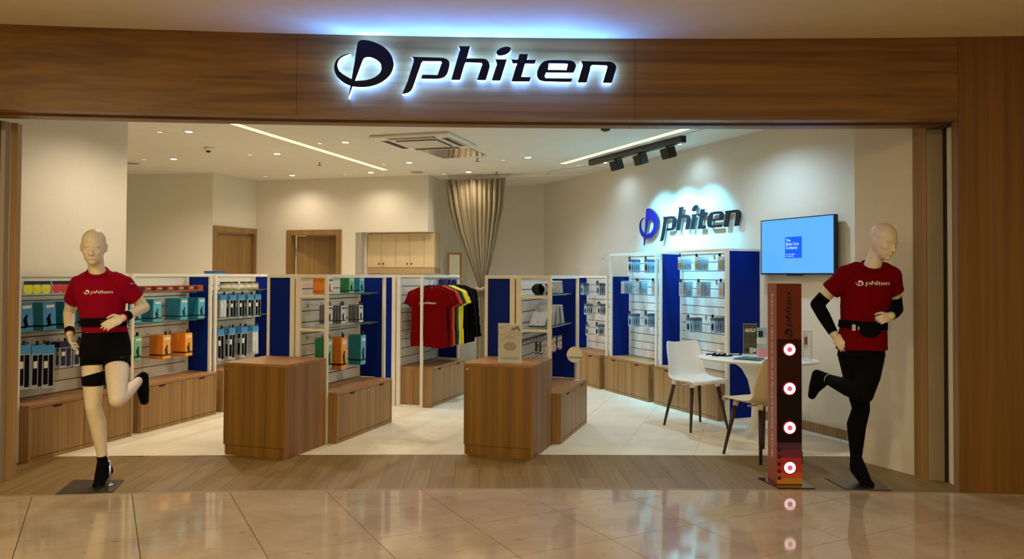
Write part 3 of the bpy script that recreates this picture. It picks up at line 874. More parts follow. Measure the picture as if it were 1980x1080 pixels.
# ================================================================== counters
def counter(pA, ang, label):
    r = thing('display_counter', label, 'counter', (pA.x, pA.y, 0), -ang)
    W, D, H = .605, .60, .765
    bx('top', 'wood_top3', r, 0, W, 0, D, H - .022, H, .0015)
    bx('front_panel', 'wood_counter', r, .001, W - .0215, .001, .02, .0855, H - .0222)
    bx('side_panel', 'wood_side', r, W - .021, W - .0005, .001, D - .001, 0, H - .0222)
    bx('side_panel', 'wood_side', r, .001, .0205, .0202, D - .001, 0, H - .0222)
    bx('back_panel', 'wood_counter', r, .0206, W - .0212, D - .02, D - .001, 0, H - .0222)
    bx('plinth', 'wood_counter', r, .0206, W - .0215, .012, .03, 0, .085)
    b = newbm(); frustum(b, (.03, -.001, H - .05), (.03, .004, H - .05), .010, .010, 14); part('lock', b, 'chrome', r)
    return r
M['wood_top3'] = wood('oak counter top', lin(128, 84, 44), lin(172, 124, 72), 'x')
M['wood_side'] = wood('oak counter side', lin(116, 76, 40), lin(158, 112, 66))
k1 = at(431, 878); counter(k1, TI, 'square oak display counter on the left, at the edge of the plank floor')
k2 = at(896, 878); K2 = counter(k2, TI, 'square oak display counter in the centre, with an acrylic sign on top')

# ================================================================== merchandise
def P3(name, col, **k): M[name] = mat(name, col, **k); return name
for nm, c_ in (('pk_orange', lin(226, 128, 22)), ('pk_orange2', lin(240, 170, 70)), ('pk_teal', lin(26, 120, 150)), ('pk_teal2', lin(90, 180, 214)), ('pk_green', lin(24, 118, 84)), ('pk_green2', lin(120, 190, 150)),
               ('pk_blue', lin(24, 74, 140)), ('pk_blue2', lin(60, 140, 200)), ('pk_grey', lin(92, 100, 118)), ('pk_grey2', lin(196, 200, 208)), ('pk_white', lin(226, 226, 222)), ('pk_navy', lin(16, 20, 60)),
               ('pk_yellow', lin(226, 226, 30)), ('pk_red', lin(216, 52, 52)), ('pk_gold', lin(176, 156, 96)), ('pk_skin', lin(190, 150, 120)), ('pk_mint', lin(160, 196, 204)), ('pk_rust', lin(176, 72, 34))):
    P3(nm, c_, rough=.35)
M['clear'] = mat('clear film', lin(205, 222, 232), .12, alpha=.55, spec=.8)
M['clear2'] = mat('clear film blue', lin(170, 205, 225), .15, alpha=.7, spec=.8)
M['acrylic'] = mat('clear acrylic', lin(225, 232, 230), .05, alpha=.25, spec=.9)
_mc = {}
TOPZ = {}


def cached(key, fn, m):
    k = (key, m)
    if k not in _mc: b = newbm(); fn(b); _mc[k] = mesh_of(b, key[0], m)
    return _mc[k]


def carton(w, th, h, edge, face, accent='black', skin=True):
    """pack thing; origin at top centre (hang) ; front = +y"""
    r = bpy.data.objects.new('boxed_support', cached(('carton_body', w, th, h), lambda b: box(b, -w / 2, w / 2, -th / 2, th / 2, -h, 0, .002), edge)); COL.objects.link(r)
    obj('front_print', cached(('front_print', w, th, h), lambda b: box(b, -w / 2 + .002, w / 2 - .002, th / 2 + .0002, th / 2 + .0012, -h + .004, -.003), face), r)
    obj('product_picture', cached(('picture', w, th, h), lambda b: (tube(b, [(-w * .05, th / 2 + .0013, -h * .42), (w * .12, th / 2 + .0013, -h * .58), (w * .02, th / 2 + .0013, -h * .78), (w * .2, th / 2 + .0013, -h * .86)], [w * .06, w * .13, w * .11, w * .05], 6)), accent), r)
    obj('title_band', cached(('band', w, th, h), lambda b: box(b, -w * .4, w * .25, th / 2 + .0013, th / 2 + .0018, -h * .2, -h * .1), 'pk_white' if face != 'pk_white' else 'pk_blue'), r)
    obj('base_band', cached(('bband', w, th, h), lambda b: box(b, -w / 2 - .0004, w / 2 + .0004, -th / 2 - .0004, th / 2 + .002, -h * .86, -h * .80), accent), r)
    return r


def zipbag(w, h, film='clear2', head='pk_grey', cont='pk_grey', th=.012, name='blister_pack'):
    r = bpy.data.objects.new(name, cached(('film', w, h, th), lambda b: box(b, -w / 2, w / 2, -th / 2, th / 2, -h, -h * .18, th * .4), film)); COL.objects.link(r)
    obj('header_card', cached(('head', w, h, th), lambda b: box(b, -w / 2, w / 2, -th * .3, th * .3 + .001, -h * .2, 0), head), r)
    obj('contents', cached(('cont', w, h, th), lambda b: ball(b, (0, th * .42, -h * .6), (w * .30, th * .35, h * .26), 12, 8), cont), r)
    return r


def sleevebag(w, h, film='clear', head='pk_blue2', cont='fabric_black', th=.02):
    r = bpy.data.objects.new('bagged_sleeve', cached(('sbag', w, h, th), lambda b: box(b, -w / 2, w / 2, -th / 2, th / 2, -h, -h * .12, th * .3), film)); COL.objects.link(r)
    obj('header_card', cached(('shead', w, h, th), lambda b: box(b, -w / 2, w / 2, -th * .35, th * .52, -h * .2, 0, .001), head), r)
    obj('folded_sleeve', cached(('scont', w, h, th), lambda b: (box(b, -w * .40, -w * .02, th * .3, th * .56, -h * .95, -h * .22, .003), box(b, w * .03, w * .42, th * .25, th * .55, -h * .90, -h * .22, .003)), cont), r)
    obj('price_label', cached(('slab', w, h, th), lambda b: box(b, w * .08, w * .36, th * .58, th * .60, -h * .52, -h * .36), 'pk_white'), r)
    return r


protos = {}


def place(mk, world, rz, label, cat, group=None, tilt=0, roll=0):
    key, fn = mk
    if key not in protos: o = fn(); protos[key] = o; first = True
    else: o = copy_tree(protos[key])
    o.matrix_world = Matrix.Translation(world) @ Matrix.Rotation(rz, 4, 'Z') @ Matrix.Rotation(tilt, 4, 'X') @ Matrix.Rotation(roll, 4, 'Y')
    tag(o, label, cat, group)
    return o


def hang(r, px, py, n, mk, pitch, desc, where, cat, tf=.235, ln=.25, jit=.004, hook=True):
    """n packs on one hook, the first one nearest the aisle"""
    ss, z = r.st(px, py, tf)
    ss = min(max(ss, .07), r.L - .07)
    r_ = r.hook(ss, z - .004, ln) if hook else None
    for k in range(n):
        t = tf - .012 - k * pitch
        if t < .02: break
        w = r.P(ss + random.uniform(-jit, jit), t, z + .004)
        lab = f"{desc}, {ORD[k]} from the aisle, {where}, {r.short}" if n > 1 else f"{desc} alone, {where}, {r.short}"
        place(mk, w, r.rz, lab, cat, f"{desc}s on the {where}, {r.short}", tilt=random.uniform(-.02, .02))


def stand(r, px, ztop, n, mk, h, pitch, desc, where, cat, tf=.2, zs=1.32, lean=0.0, roll=0.0, py=560):
    ss, _ = r.st(px, py, tf); ss = min(max(ss, .08), r.L - .08)
    for k in range(n):
        t = tf - k * pitch
        if t < .03: break
        w = r.P(ss, t, zs + .0015 + h * cos(roll) + abs(sin(roll)) * .05)
        lab = f"{desc}, {ORD[k]} from the aisle, {where}, {r.short}" if n > 1 else f"{desc}, {where}, {r.short}"
        place(mk, w, r.rz, lab, cat, f"{desc}s, {where}, {r.short}", roll=roll)


# ---- island rack behind the left counter
OR = ('orange carton', lambda: carton(.105, .030, .30, 'pk_orange', 'pk_orange2'))
TE = ('teal carton', lambda: carton(.105, .030, .29, 'pk_teal', 'pk_teal2'))
GR = ('green carton', lambda: carton(.09, .028, .28, 'pk_green', 'pk_green2'))
ORs = ('small orange carton', lambda: carton(.13, .032, .15, 'pk_orange', 'pk_white', 'pk_rust'))
TEs = ('small teal carton', lambda: carton(.10, .03, .15, 'pk_teal', 'pk_teal2'))
GRs = ('small green carton', lambda: carton(.10, .03, .15, 'pk_green', 'pk_green2'))
GY = ('grey carton', lambda: carton(.085, .024, .17, 'pk_grey', 'pk_white', 'pk_navy'))
stand(R2, 634, 0, 4, ORs, .15, .034, 'short orange support box', 'top shelf', 'box', tf=.19, zs=1.32)
stand(R2, 677, 0, 3, GRs, .15, .033, 'short green support box', 'top shelf middle', 'box', tf=.19, zs=1.32)
stand(R2, 697, 0, 2, TEs, .15, .032, 'short teal support box', 'top shelf end', 'box', tf=.19, zs=1.32)
hang(R2, 638, 591, 3, GY, .03, 'slim grey support box', 'middle row first hook', 'box')
hang(R2, 664, 591, 3, GY, .03, 'slim grey support box', 'middle row second hook', 'box')
hang(R2, 698, 590, 4, GY, .03, 'slim grey support box', 'middle row last hook', 'box')
hang(R2, 637, 655, 4, GR, .032, 'tall green knee box', 'low row first hook', 'box')
hang(R2, 665, 653, 4, OR, .034, 'tall orange knee box', 'low row second hook', 'box')
hang(R2, 702, 648, 4, TE, .036, 'tall teal ankle box', 'low row last hook', 'box')

# ---- left wall racks
RING = {}


def ringpack(col):
    r = bpy.data.objects.new('tape_pack', cached(('tapebox',), lambda b: box(b, -.045, .045, -.028, .028, -.115, 0, .002), 'clear')); COL.objects.link(r)
    obj('tape_roll', cached(('roll',), lambda b: (frustum(b, (0, -.024, -.065), (0, .0285, -.065), .043, .043, 24), frustum(b, (0, .0286, -.065), (0, .030, -.065), .020, .020, 20)), col), r)
    obj('header_card', cached(('rhead',), lambda b: box(b, -.045, .045, .0282, .030, -.03, -.001), 'black'), r)
    return r
YR = ('yellow roll', lambda: ringpack('pk_yellow')); RD = ('red roll', lambda: ringpack('pk_red'))
for k, px in enumerate((50, 66, 84)): stand(RA[0], px, 0, 1, YR, .115, .05, 'yellow tape roll pack', ['first of three', 'middle of three', 'last of three'][k] + ' on top shelf', 'tape pack', tf=.17)
for k, px in enumerate((104, 119, 133, 147)): stand(RA[0], px, 0, 1, RD, .115, .05, 'red tape roll pack', ORD[k] + ' on top shelf', 'tape pack', tf=.17)
BT = ('blue tall carton', lambda: carton(.13, .026, .235, 'pk_teal', 'pk_blue2', 'fabric_black'))
stand(RA[0], 48, 0, 2, BT, .235, .03, 'blue boxed arm support', 'glass shelf near end', 'box', tf=.2, zs=1.02, roll=.05)
stand(RA[0], 93, 0, 6, BT, .235, .03, 'blue boxed arm support', 'glass shelf middle', 'box', tf=.21, zs=1.02, roll=.05)
stand(RA[0], 133, 0, 6, BT, .235, .03, 'blue boxed arm support', 'glass shelf third stack', 'box', tf=.2, zs=1.02, roll=.04)
stand(RA[0], 190, 0, 6, BT, .235, .03, 'blue boxed arm support', 'glass shelf far end', 'box', tf=.2, zs=1.02, roll=.03)
SB = ('long sleeve bag', lambda: sleevebag(.125, .36)); SBn = ('navy leg bag', lambda: sleevebag(.13, .22, 'clear', 'pk_navy', 'pk_navy'))
for px, n, wh in ((48, 3, 'low row first hook'), (74, 3, 'low row second hook'), (95, 3, 'low row third hook')):
    hang(RA[0], px, 668, n, SB, .05, 'long black sleeve bag', wh, 'sleeve pack')
hang(RA[0], 128, 662, 4, SBn, .045, 'short navy band bag', 'low row fourth hook', 'sleeve pack')
hang(RA[0], 155, 660, 3, SBn, .045, 'short navy band bag', 'low row fifth hook', 'sleeve pack')
hang(RA[0], 215, 655, 3, SB, .05, 'long black sleeve bag', 'low row last hook', 'sleeve pack')
# second rack
rk = RA[1]
sr = thing('shelf_banner', 'long rust-red printed strip along the top shelf of the second left rack', 'banner', rk.P(.09, .246, 1.322), rk.rz)
w_ = rk.L - .18; x0, x1 = sorted((0, rk.sg * w_))
bx('strip', 'pk_rust', sr, x0, x1, 0, .004, 0, .06)
for k in range(6): xk = x0 + .08 + k * w_ / 6.3; bx('picture', 'walnut', sr, xk, xk + .07, .0042, .0047, .012, .05)
for k in range(6): xk = x0 + .16 + k * w_ / 6.3; bx('writing_line', 'pk_white', sr, xk, xk + .05, .0042, .0047, .028, .036)
BX2 = ('teal tall box', lambda: carton(.115, .036, .225, 'pk_teal', 'pk_teal2'))
stand(rk, 262, 0, 2, BX2, .225, .04, 'teal wrist support box', 'glass shelf near end', 'box', tf=.2, zs=1.02, py=600)
stand(rk, 301, 0, 4, BX2, .225, .04, 'teal wrist support box', 'glass shelf second stack', 'box', tf=.21, zs=1.02, py=600)
stand(rk, 353, 0, 5, BX2, .225, .038, 'teal wrist support box', 'glass shelf third stack', 'box', tf=.21, zs=1.02, py=600)
stand(rk, 387, 0, 5, BX2, .225, .038, 'teal wrist support box', 'glass shelf last stack', 'box', tf=.23, zs=1.02, py=600)
GRm = ('green blister', lambda: carton(.10, .03, .24, 'pk_green', 'pk_green2')); ORm = ('orange box mid', lambda: carton(.115, .038, .24, 'pk_orange', 'pk_orange2'))
hang(rk, 267, 650, 3, GRm, .035, 'green support box', 'low row first hook', 'box')
hang(rk, 322, 648, 4, ORm, .042, 'bright orange thigh box', 'low row second hook', 'box')
hang(rk, 364, 644, 4, ORm, .04, 'bright orange thigh box', 'low row last hook', 'box')
# third rack
rk = RA[2]


def jar():
    r = bpy.data.objects.new('cream_jar', cached(('jar',), lambda b: lathe(b, [(.034, -.09), (.036, -.086), (.036, -.022), (.030, -.016)], 20), 'pk_gold')); COL.objects.link(r)
    obj('lid', cached(('jarlid',), lambda b: lathe(b, [(.033, -.0158), (.033, -.001), (.030, 0)], 20), 'walnut'), r)
    obj('label_band', cached(('jarlab',), lambda b: lathe(b, [(.0364, -.07), (.0364, -.035)], 20), 'pk_white'), r)
    return r
JR = ('jar', jar)
for k, px in enumerate((431, 443, 455, 470, 482, 494)):
    stand(rk, px, 0, 1, JR, .09, .05, 'small gold jar with dark lid', ORD[k] + ' along the top shelf', 'jar', tf=.17, py=550)
SW = ('white sleeve bag', lambda: sleevebag(.12, .27, 'clear', 'pk_blue2', 'pk_grey2')); SK = ('black sleeve bag 2', lambda: sleevebag(.12, .27))
for k, (px, mk, ds) in enumerate(((433, SW, 'white bagged arm sleeve'), (451, SK, 'black bagged arm sleeve'), (468, SK, 'black bagged arm sleeve'), (486, SK, 'black bagged arm sleeve'), (500, SK, 'black bagged arm sleeve'))):
    hang(rk, px, 569 + (5 - k) * .4, 3, mk, .06, ds, 'middle row ' + ORD[k] + ' hook', 'sleeve pack', tf=.22)
SL = ('black leg bag', lambda: sleevebag(.12, .36)); SWl = ('white leg bag', lambda: sleevebag(.12, .34, 'clear', 'pk_blue2', 'pk_grey2'))
for k, (px, mk, ds) in enumerate(((428, SL, 'black bagged leg sleeve'), (450, SL, 'black bagged leg sleeve'), (474, SL, 'black bagged leg sleeve'), (495, SWl, 'white bagged leg sleeve'))):
    hang(rk, px, 636 - k * 2, 3, mk, .06, ds, 'low row ' + ORD[k] + ' hook', 'sleeve pack', tf=.22)
pt = rk.P(.2, .14, 1.501); t = thing('flat_box', 'flat blue box lying on top of the third left rack', 'box', pt, rk.rz)
bx('lid', 'pk_blue', t, -.10, .10, -.07, .07, .016, .032, .002); bx('tray', 'pk_blue2', t, -.097, .097, -.067, .067, 0, .0158)

# ---- right wall racks
Z1 = ('clear pack a', lambda: zipbag(.085, .15, 'clear2', 'pk_white', 'pk_gold')); Z2 = ('clear pack b', lambda: zipbag(.085, .16, 'clear2', 'pk_mint', 'pk_skin')); Z3 = ('clear pack c', lambda: zipbag(.085, .165, 'clear2', 'pk_grey', 'pk_navy'))
Z4 = ('dark pack', lambda: zipbag(.08, .15, 'clear', 'pk_grey', 'fabric_black'))
for row, ppy, mk, ds, pxs in (('top row', 497, Z1, 'pale necklace pack', (1314, 1346, 1391)), ('middle row', 546, Z2, 'pale blue bracelet pack', (1316, 1350, 1393)), ('low row', 615, Z3, 'blue-grey band pack', (1330, 1377))):
    for k, px in enumerate(pxs): hang(RR2, px, ppy, 5 if row != 'low row' else 6, mk, .030, ds, f'{row} {ORD[k]} hook', 'blister pack', tf=.25, ln=.27)
for row, ppy, mk, ds, pxs in (('top row', 502, Z3, 'blue-grey band pack', (1217, 1248, 1270)), ('middle row', 544, Z2, 'pale blue bracelet pack', (1203, 1231, 1262)), ('low row', 607, Z3, 'blue-grey band pack', (1217, 1248))):
    for k, px in enumerate(pxs): hang(RR1, px, ppy, 5, mk, .030, ds, f'{row} {ORD[k]} hook', 'blister pack', tf=.25, ln=.27)
for row, ppy, mk, ds, pxs in (('top row', 548, Z3, 'blue-grey band pack', (1124, 1155)), ('middle row', 588, Z4, 'dark wrist pack', (1131, 1157)), ('low row', 628, Z4, 'dark wrist pack', (1134, 1153))):
    for k, px in enumerate(pxs): hang(RR0, px, ppy, 4 if px != 1134 else 1, mk, .030, ds, f'{row} {ORD[k]} hook', 'blister pack', tf=.25, ln=.27)

# ---- right island rack: dark pouches, leaning flat boxes, low hook bar
rk = R4


def pouch(m):
    r = bpy.data.objects.new('rolled_pouch', cached(('pouch',), lambda b: ball(b, (0, 0, -.055), (.026, .06, .052), 20, 12, Matrix.Rotation(.25, 3, 'Y')), m)); COL.objects.link(r)
    obj('belt_band', cached(('pband',), lambda b: frustum(b, (-.006, -.02, -.055), (.006, .02, -.055), .0535, .0535, 20), 'black' if m != 'fabric_black' else 'pk_grey'), r)
    return r
for k, (px, m_) in enumerate(((1019, 'fabric_black'), (1032, 'fabric_black'), (1046, 'pk_grey2'), (1060, 'pk_grey2'))):
    stand(rk, px, 0, 1, ('pouch' + m_, lambda m_=m_: pouch(m_)), .107, .05, ('black' if m_ == 'fabric_black' else 'silver') + ' rolled support', ['first', 'second', 'third', 'fourth'][k] + ' from the counter, top shelf', 'support', tf=.16, py=550)


def flatbox(w, h, th, m, m2):
    r = bpy.data.objects.new('flat_pack', cached(('flat', w, h, th), lambda b: box(b, -th / 2, th / 2, -w / 2, w / 2, 0, h, .002), m)); COL.objects.link(r)
    obj('cover_print', cached(('flatp', w, h, th), lambda b: box(b, th / 2 + .0002, th / 2 + .001, -w / 2 + .004, w / 2 - .004, .004, h - .004), m2), r)
    obj('logo_spot', cached(('flatl', w, h, th), lambda b: frustum(b, (th / 2 + .0011, 0, h * .3), (th / 2 + .0016, 0, h * .3), .008, .008, 12), 'pk_grey'), r)
    return r
FB = ('flat white', lambda: flatbox(.16, .20, .02, 'pk_grey2', 'pk_grey2')); FBk = ('flat dark', lambda: flatbox(.16, .19, .012, 'black', 'pk_grey2'))
for ss, ang_, mk, lb in ((.16, .85, FBk, 'dark flat pack leaning most, nearest the counter'), (.27, .78, FB, 'first white flat pack leaning on the middle shelf'), (.45, .50, FB, 'second white flat pack leaning on the middle shelf'),
                         (.49, .42, FBk, 'dark-edged flat pack between the white ones, middle shelf'), (.60, .32, FB, 'third white flat pack on the middle shelf'), (.76, -.45, FBk, 'dark flat pack leaning away by the blue panel'), (.82, -.45, FB, 'white flat pack leaning away by the blue panel'), (.88, -.45, FB, 'last white flat pack leaning against the blue panel side')):
    place(mk, rk.P(ss, .13, 1.0225 + abs(sin(ang_)) * .012), rk.rz, lb + ' of right island', 'box', 'flat packs on the right island rack', roll=-ang_ * 1.0)
for k, ss in enumerate((.80, .88)):
    place(FB, rk.P(ss, .14, 1.3225 + .006), rk.rz, ['white flat pack leaning on the top shelf, right island rack', 'second white flat pack leaning on the top shelf, right island rack'][k], 'box', 'flat packs on the top shelf', roll=.35).scale = (.7, .7, .62)
hb = newbm(); x0, x1 = sorted((rk.sg * .05, rk.sg * .95)); box(hb, x0, x1, .001, .012, .90, .915)
part('hook_bar', hb, 'steel', rk.t)
for k in range(7): rk.hook(.12 + k * .12, .885, .2, False)
LP = ('low pack', lambda: carton(.07, .016, .13, 'pk_white', 'pk_rust', 'pk_white')); LPk = ('low dark pack', lambda: carton(.07, .016, .11, 'black', 'pk_grey', 'pk_white'))
for k in range(7):
    for j in range(2):
        place(LPk if k in (0, 5) else LP, rk.P(.12 + k * .12, .18 - j * .04, .885 + .012), rk.rz, f"{'dark' if k in (0, 5) else 'rust and white'} small pack, {ORD[k]} hook, {'front' if j == 0 else 'rear'} one, right island bar", 'box', 'small packs on the low bar')
# table mirror on the cabinet
mp = at(1111, 735, .45); mp.z = .4505
tm = thing('table_mirror', 'round table mirror on a thin stand by the blue panel', 'mirror', mp, 0)
h = newbm(); lathe(h, [(.05, 0), (.05, .008), (.02, .011)], 24, sx=1.2, sy=.7); part('base', h, 'chrome', tm, True)
h = newbm(); frustum(h, (0, .0, .012), (0, 0, .16), .004, .004, 10); part('stem', h, 'chrome', tm)
mzc = atd(1111, 685, mp.y).z - .4505; mrr = 15.5 / FPX * mp.y
h = newbm(); frustum(h, (0, -.004, mzc), (0, .006, mzc), mrr, mrr, 40); rim_ = part('rim', h, 'chrome', tm)
h = newbm(); frustum(h, (0, -.0062, mzc), (0, -.0045, mzc), mrr - .004, mrr - .004, 40); part('glass', h, 'mirror', tm)
h = newbm(); frustum(h, (0, 0, .16), (0, 0, mzc - mrr + .002), .004, .004, 10); part('neck', h, 'chrome', tm)

# acrylic poster stand on the centre counter
sA = at(963, 701, .765); sB = at(1009, 702, .765)
t = thing('poster_stand', 'clear acrylic stand with a printed poster on the centre counter', 'sign', (sA.x, (sA.y + sB.y) / 2, .7655), -radians(6))
W_ = (sB.x - sA.x); Hs = .335
bx('acrylic_back', 'acrylic', t, 0, W_, .004, .007, .008, Hs); bx('acrylic_front', 'acrylic', t, 0, W_, -.004, -.0015, .008, Hs); bx('foot', 'acrylic', t, -.005, W_ + .005, -.05, .05, 0, .008)
M['paper'] = mat('poster paper', lin(206, 192, 170), .6); M['ink'] = mat('ink', lin(50, 44, 42), .6); M['ink2'] = mat('soft ink', lin(134, 120, 104), .6); M['ink3'] = mat('red ink', lin(150, 84, 70), .6)
pp = bx('poster', 'paper', t, .010, W_ - .010, -.001, .0005, .02, Hs - .018)
def ink(m, x0, x1, z0, z1, nm='ink_block'): return bx(nm, m, pp, W_ * x0, W_ * x1, -.0013, -.0011, Hs * z0, Hs * z1)
ink('ink', .10, .17, .86, .90); ink('ink2', .18, .36, .875, .885)
h = newbm(); tube(h, [(W_ * .55, -.0016, Hs * .83), (W_ * .68, -.0016, Hs * .86), (W_ * .8, -.0016, Hs * .90), (W_ * .94, -.0016, Hs * .80)], [.006, .012, .012, .006], 6); part('athlete_picture', h, 'ink2', pp)
for tx, sz, z, m_ in (('ORTHOTICS', .016, .765, 'ink3'), ('INTRODUCTORY OFFER', .018, .705, 'ink3'), ('PROMO', .024, .648, 'ink'), ('for a limited time only', .015, .595, 'ink2')):
    obj('writing', text_mesh(tx, sz, m_, .0004), pp, (W_ * .5, -.0015, Hs * z))
h = newbm(); ball(h, (0, 0, 0), (W_ * .27, .0012, Hs * .11), 24, 12); o_ = part('pillow_picture', h, 'ink3', pp); o_.location = (W_ * .5, -.0012, Hs * .42)
h = newbm(); ball(h, (0, 0, 0), (W_ * .23, .0012, Hs * .09), 24, 12); o_ = part('pillow_picture', h, 'ink2', pp); o_.location = (W_ * .49, -.0022, Hs * .425)
ink('ink2', .08, .9, .09, .15)

# ================================================================== shirts
def tee_mesh(name, m, W=.50, H=.70, long_=False, th=.03, seed=0):
    b = newbm(); n_, k_ = 46, 56
    rnd = random.Random(seed); ph = [rnd.uniform(0, 6) for _ in range(4)]
    def half(z):   # z from 0 (top) to -H : returns body half width and sleeve outer
        u = -z
        neck = .085
        body = .225 - .012 * min(u / .3, 1) + .012 * max(0, (u - .4)) / .3
        sh = neck + (.225 - neck) * min(1, (u / .06) ** .75) if u < .06 else .225
        if long_:
            sl = .225 + .10 * min(1, max(0, u - .02) / .55)
            return body, (sl if .06 <= u < .62 else (sh if u < .06 else None)), sh
        sl = .225 + .09 * min(1, max(0, u - .04) / .18)
        return body, (sl if .05 <= u < .235 else None), sh
    def inside(x, z):
        u = -z; ax = abs(x)
        # shoulder line
        if u < 0 or u > H + .01 * sin(x * 14): return False
        if u < .075 and ax > .075 + u * 2.6: return False
        if u < .05 and ax < .075 and u < (.045 if True else 0) * (1 - (ax / .075) ** 2): return False
        body = .205 + .014 * max(0, u - .35) / .3
        if ax <= body: return True
        if long_:
            lo = .17 + .06 * u
            return u < .64 and ax < .245 + .10 * u and ax > body - .01 and (u < .15 or ax > .205 + .06 * (u - .15) * 1.0)
        # sleeve: slanted tube ending on a sloping hem
        return ax < .225 + .44 * u and u < .255 - (ax - .205) * .45
    xs = [(-.36 + .72 * i / 71) for i in range(72)]; zs = [(-.0 - (H + .02) * j / 69) for j in range(70)]
    grid = {}
    def vy(x, z, s):
        u = -z; wv = .006 * sin(x * 38 + ph[0] + u * 3) * min(1, u * 3) + .004 * sin(x * 71 + ph[1] - u * 7) + .005 * sin(u * 17 + x * 9 + ph[2])
        e = max(0, 1 - (abs(x) / .33) ** 2) ** .5
        return s * (th * e * (.5 + .5 * min(1, u / .15)) + .003) + wv
    for s in (-1, 1):
        for i in range(71):
            for j in range(69):
                cx = (xs[i] + xs[i + 1]) / 2; cz = (zs[j] + zs[j + 1]) / 2
                if not inside(cx, cz): continue
                q = []
                for a_, c_ in ((i, j), (i + 1, j), (i + 1, j + 1), (i, j + 1)):
                    k = (a_, c_, s)
                    if k not in grid: grid[k] = b.verts.new((xs[a_], vy(xs[a_], zs[c_], s), zs[c_]))
                    q.append(grid[k])
                b.faces.new(q if s < 0 else q[::-1])
    # sew edges
    be = [e for e in b.edges if len(e.link_faces) == 1]
    inv = {v: k for k, v in grid.items()}
    for e in be:
        k0, k1 = inv[e.verts[0]], inv[e.verts[1]]
        if k0[2] == -1:
            o0, o1 = grid.get((k0[0], k0[1], 1)), grid.get((k1[0], k1[1], 1))
            if o0 and o1:
                try: b.faces.new((e.verts[0], e.verts[1], o1, o0))
                except ValueError: pass
    bound = [v for v in b.verts if any(len(e.link_faces) for e in v.link_edges)]
    for _ in range(2):
        bmesh.ops.smooth_vert(b, verts=[v for v in b.verts], factor=.5, use_axis_x=True, use_axis_y=False, use_axis_z=True)
    return mesh_of(b, name, m, True)


def hanger(parent_loc, rz, label):
    t = thing('clothes_hanger', label, 'hanger', parent_loc, rz, 'black hangers on the shirt rack')
    if 'hang' not in _mc:
        h = newbm(); tube(h, [(-.21, 0, -.085), (-.12, 0, -.045), (-.03, 0, -.018), (0, 0, -.012), (.03, 0, -.018), (.12, 0, -.045), (.21, 0, -.085)], .008, 8); _mc['hang'] = mesh_of(h, 'shoulder_bar', 'black', True)
        h = newbm(); tube(h, [(0, 0, -.012), (0, 0, .03), (.014, 0, .042), (.022, 0, .058), (.012, 0, .074), (-.006, 0, .074)], .003, 8); _mc['hook'] = mesh_of(h, 'hook', 'chrome', True)
    obj('shoulder_bar', _mc['hang'], t); obj('hook', _mc['hook'], t)
    return t
rk = R3; tr_ = .355; zr = 1.455
rl = newbm(); x0, x1 = sorted((rk.sg * .02, rk.sg * (rk.L - .02))); tube(rl, [(x0, tr_, zr), (x1, tr_, zr)], .009, 10); part('hanging_rail', rl, 'chrome', rk.t)
for q in (.05, rk.L - .05): rk.bx('rail_arm', 'chrome', q, q + .012, PD + .0005, tr_ - .009, zr - .006, zr + .006)
def teeobj(key, m, **kw):
    if key not in _mc: _mc[key] = tee_mesh('tee', m, **kw)
    return _mc[key]
shirts = [(.06, 'red2', False, 'red tee at the front of the rail with small white lettering'), (.20, 'red2', False, 'second red tee on the rail, just behind the lettered one'), (.30, 'orange_cloth', False, 'orange-red tee third on the rail'),
          (.42, 'green_cloth', False, 'dark green tee on the rail before the yellow ones'), (.50, 'yellow_cloth', False, 'first yellow tee on the rail, beside the green one'), (.58, 'yellow_cloth', False, 'second yellow tee on the rail, before the black ones'),
          (.72, 'fabric_black', False, 'first black tee behind the yellow tees'), (.84, 'fabric_black', True, 'long-sleeved black shirt in the middle of the black ones'), (.96, 'fabric_black', True, 'last black long-sleeved shirt at the far end of the rail')]
for k, (ss, m_, lg, lb) in enumerate(shirts):
    w0 = rk.P(ss, tr_, zr - .062)
    rz = rk.rz + pi / 2 if True else 0      # shirt plane across the rail, front toward the entrance
    rz = rk.rz + pi / 2 + random.uniform(-.04, .04)
    hanger(w0, rz, 'black hanger holding the ' + lb.split(' with')[0].split(',')[0].split(' just')[0])
    s_ = obj('t_shirt', teeobj(('tee', m_, lg, k % 3), m_, long_=lg, seed=k % 3), None, (w0.x, w0.y, w0.z - .012), (0, 0, rz))
    tag(s_, lb, 't-shirt', 'shirts hanging on the rail')
    if k == 0:
        lo = obj('chest_print', logo_mesh(.21, 'print'), s_, (0, -.042, -.2)); lo.rotation_euler = (0, 0, 0)
    else:
        h = newbm(); box(h, .235, .25, -.02, .02, -.16, -.14) ; part('sleeve_mark', h, 'pk_grey2', s_)
# ================================================================== signs
sgl = atd(645, 134, 5.53); sgr = atd(1193, 134, 5.53)
SWD = (sgr - sgl).length
cx = (sgl.x + sgr.x) / 2; cz = atd(919, 131, 5.53).z
yy = fy(cx); sl = atan2(fy(cx + .9) - fy(cx - .9), 1.8)
sign = thing('storefront_sign', 'large backlit emblem and lettering on the wood fascia over the entrance', 'sign', (cx, yy - .004, cz), sl)
for nm, lp in logo_parts(SWD):
    f = obj(nm, curve_mesh(nm, lp, .008, 'navy_face'), sign, (0, -.062, 0))
    obj('lit_body', curve_mesh('lit_body', lp, .040, 'halo'), f, (0, .0245, 0))
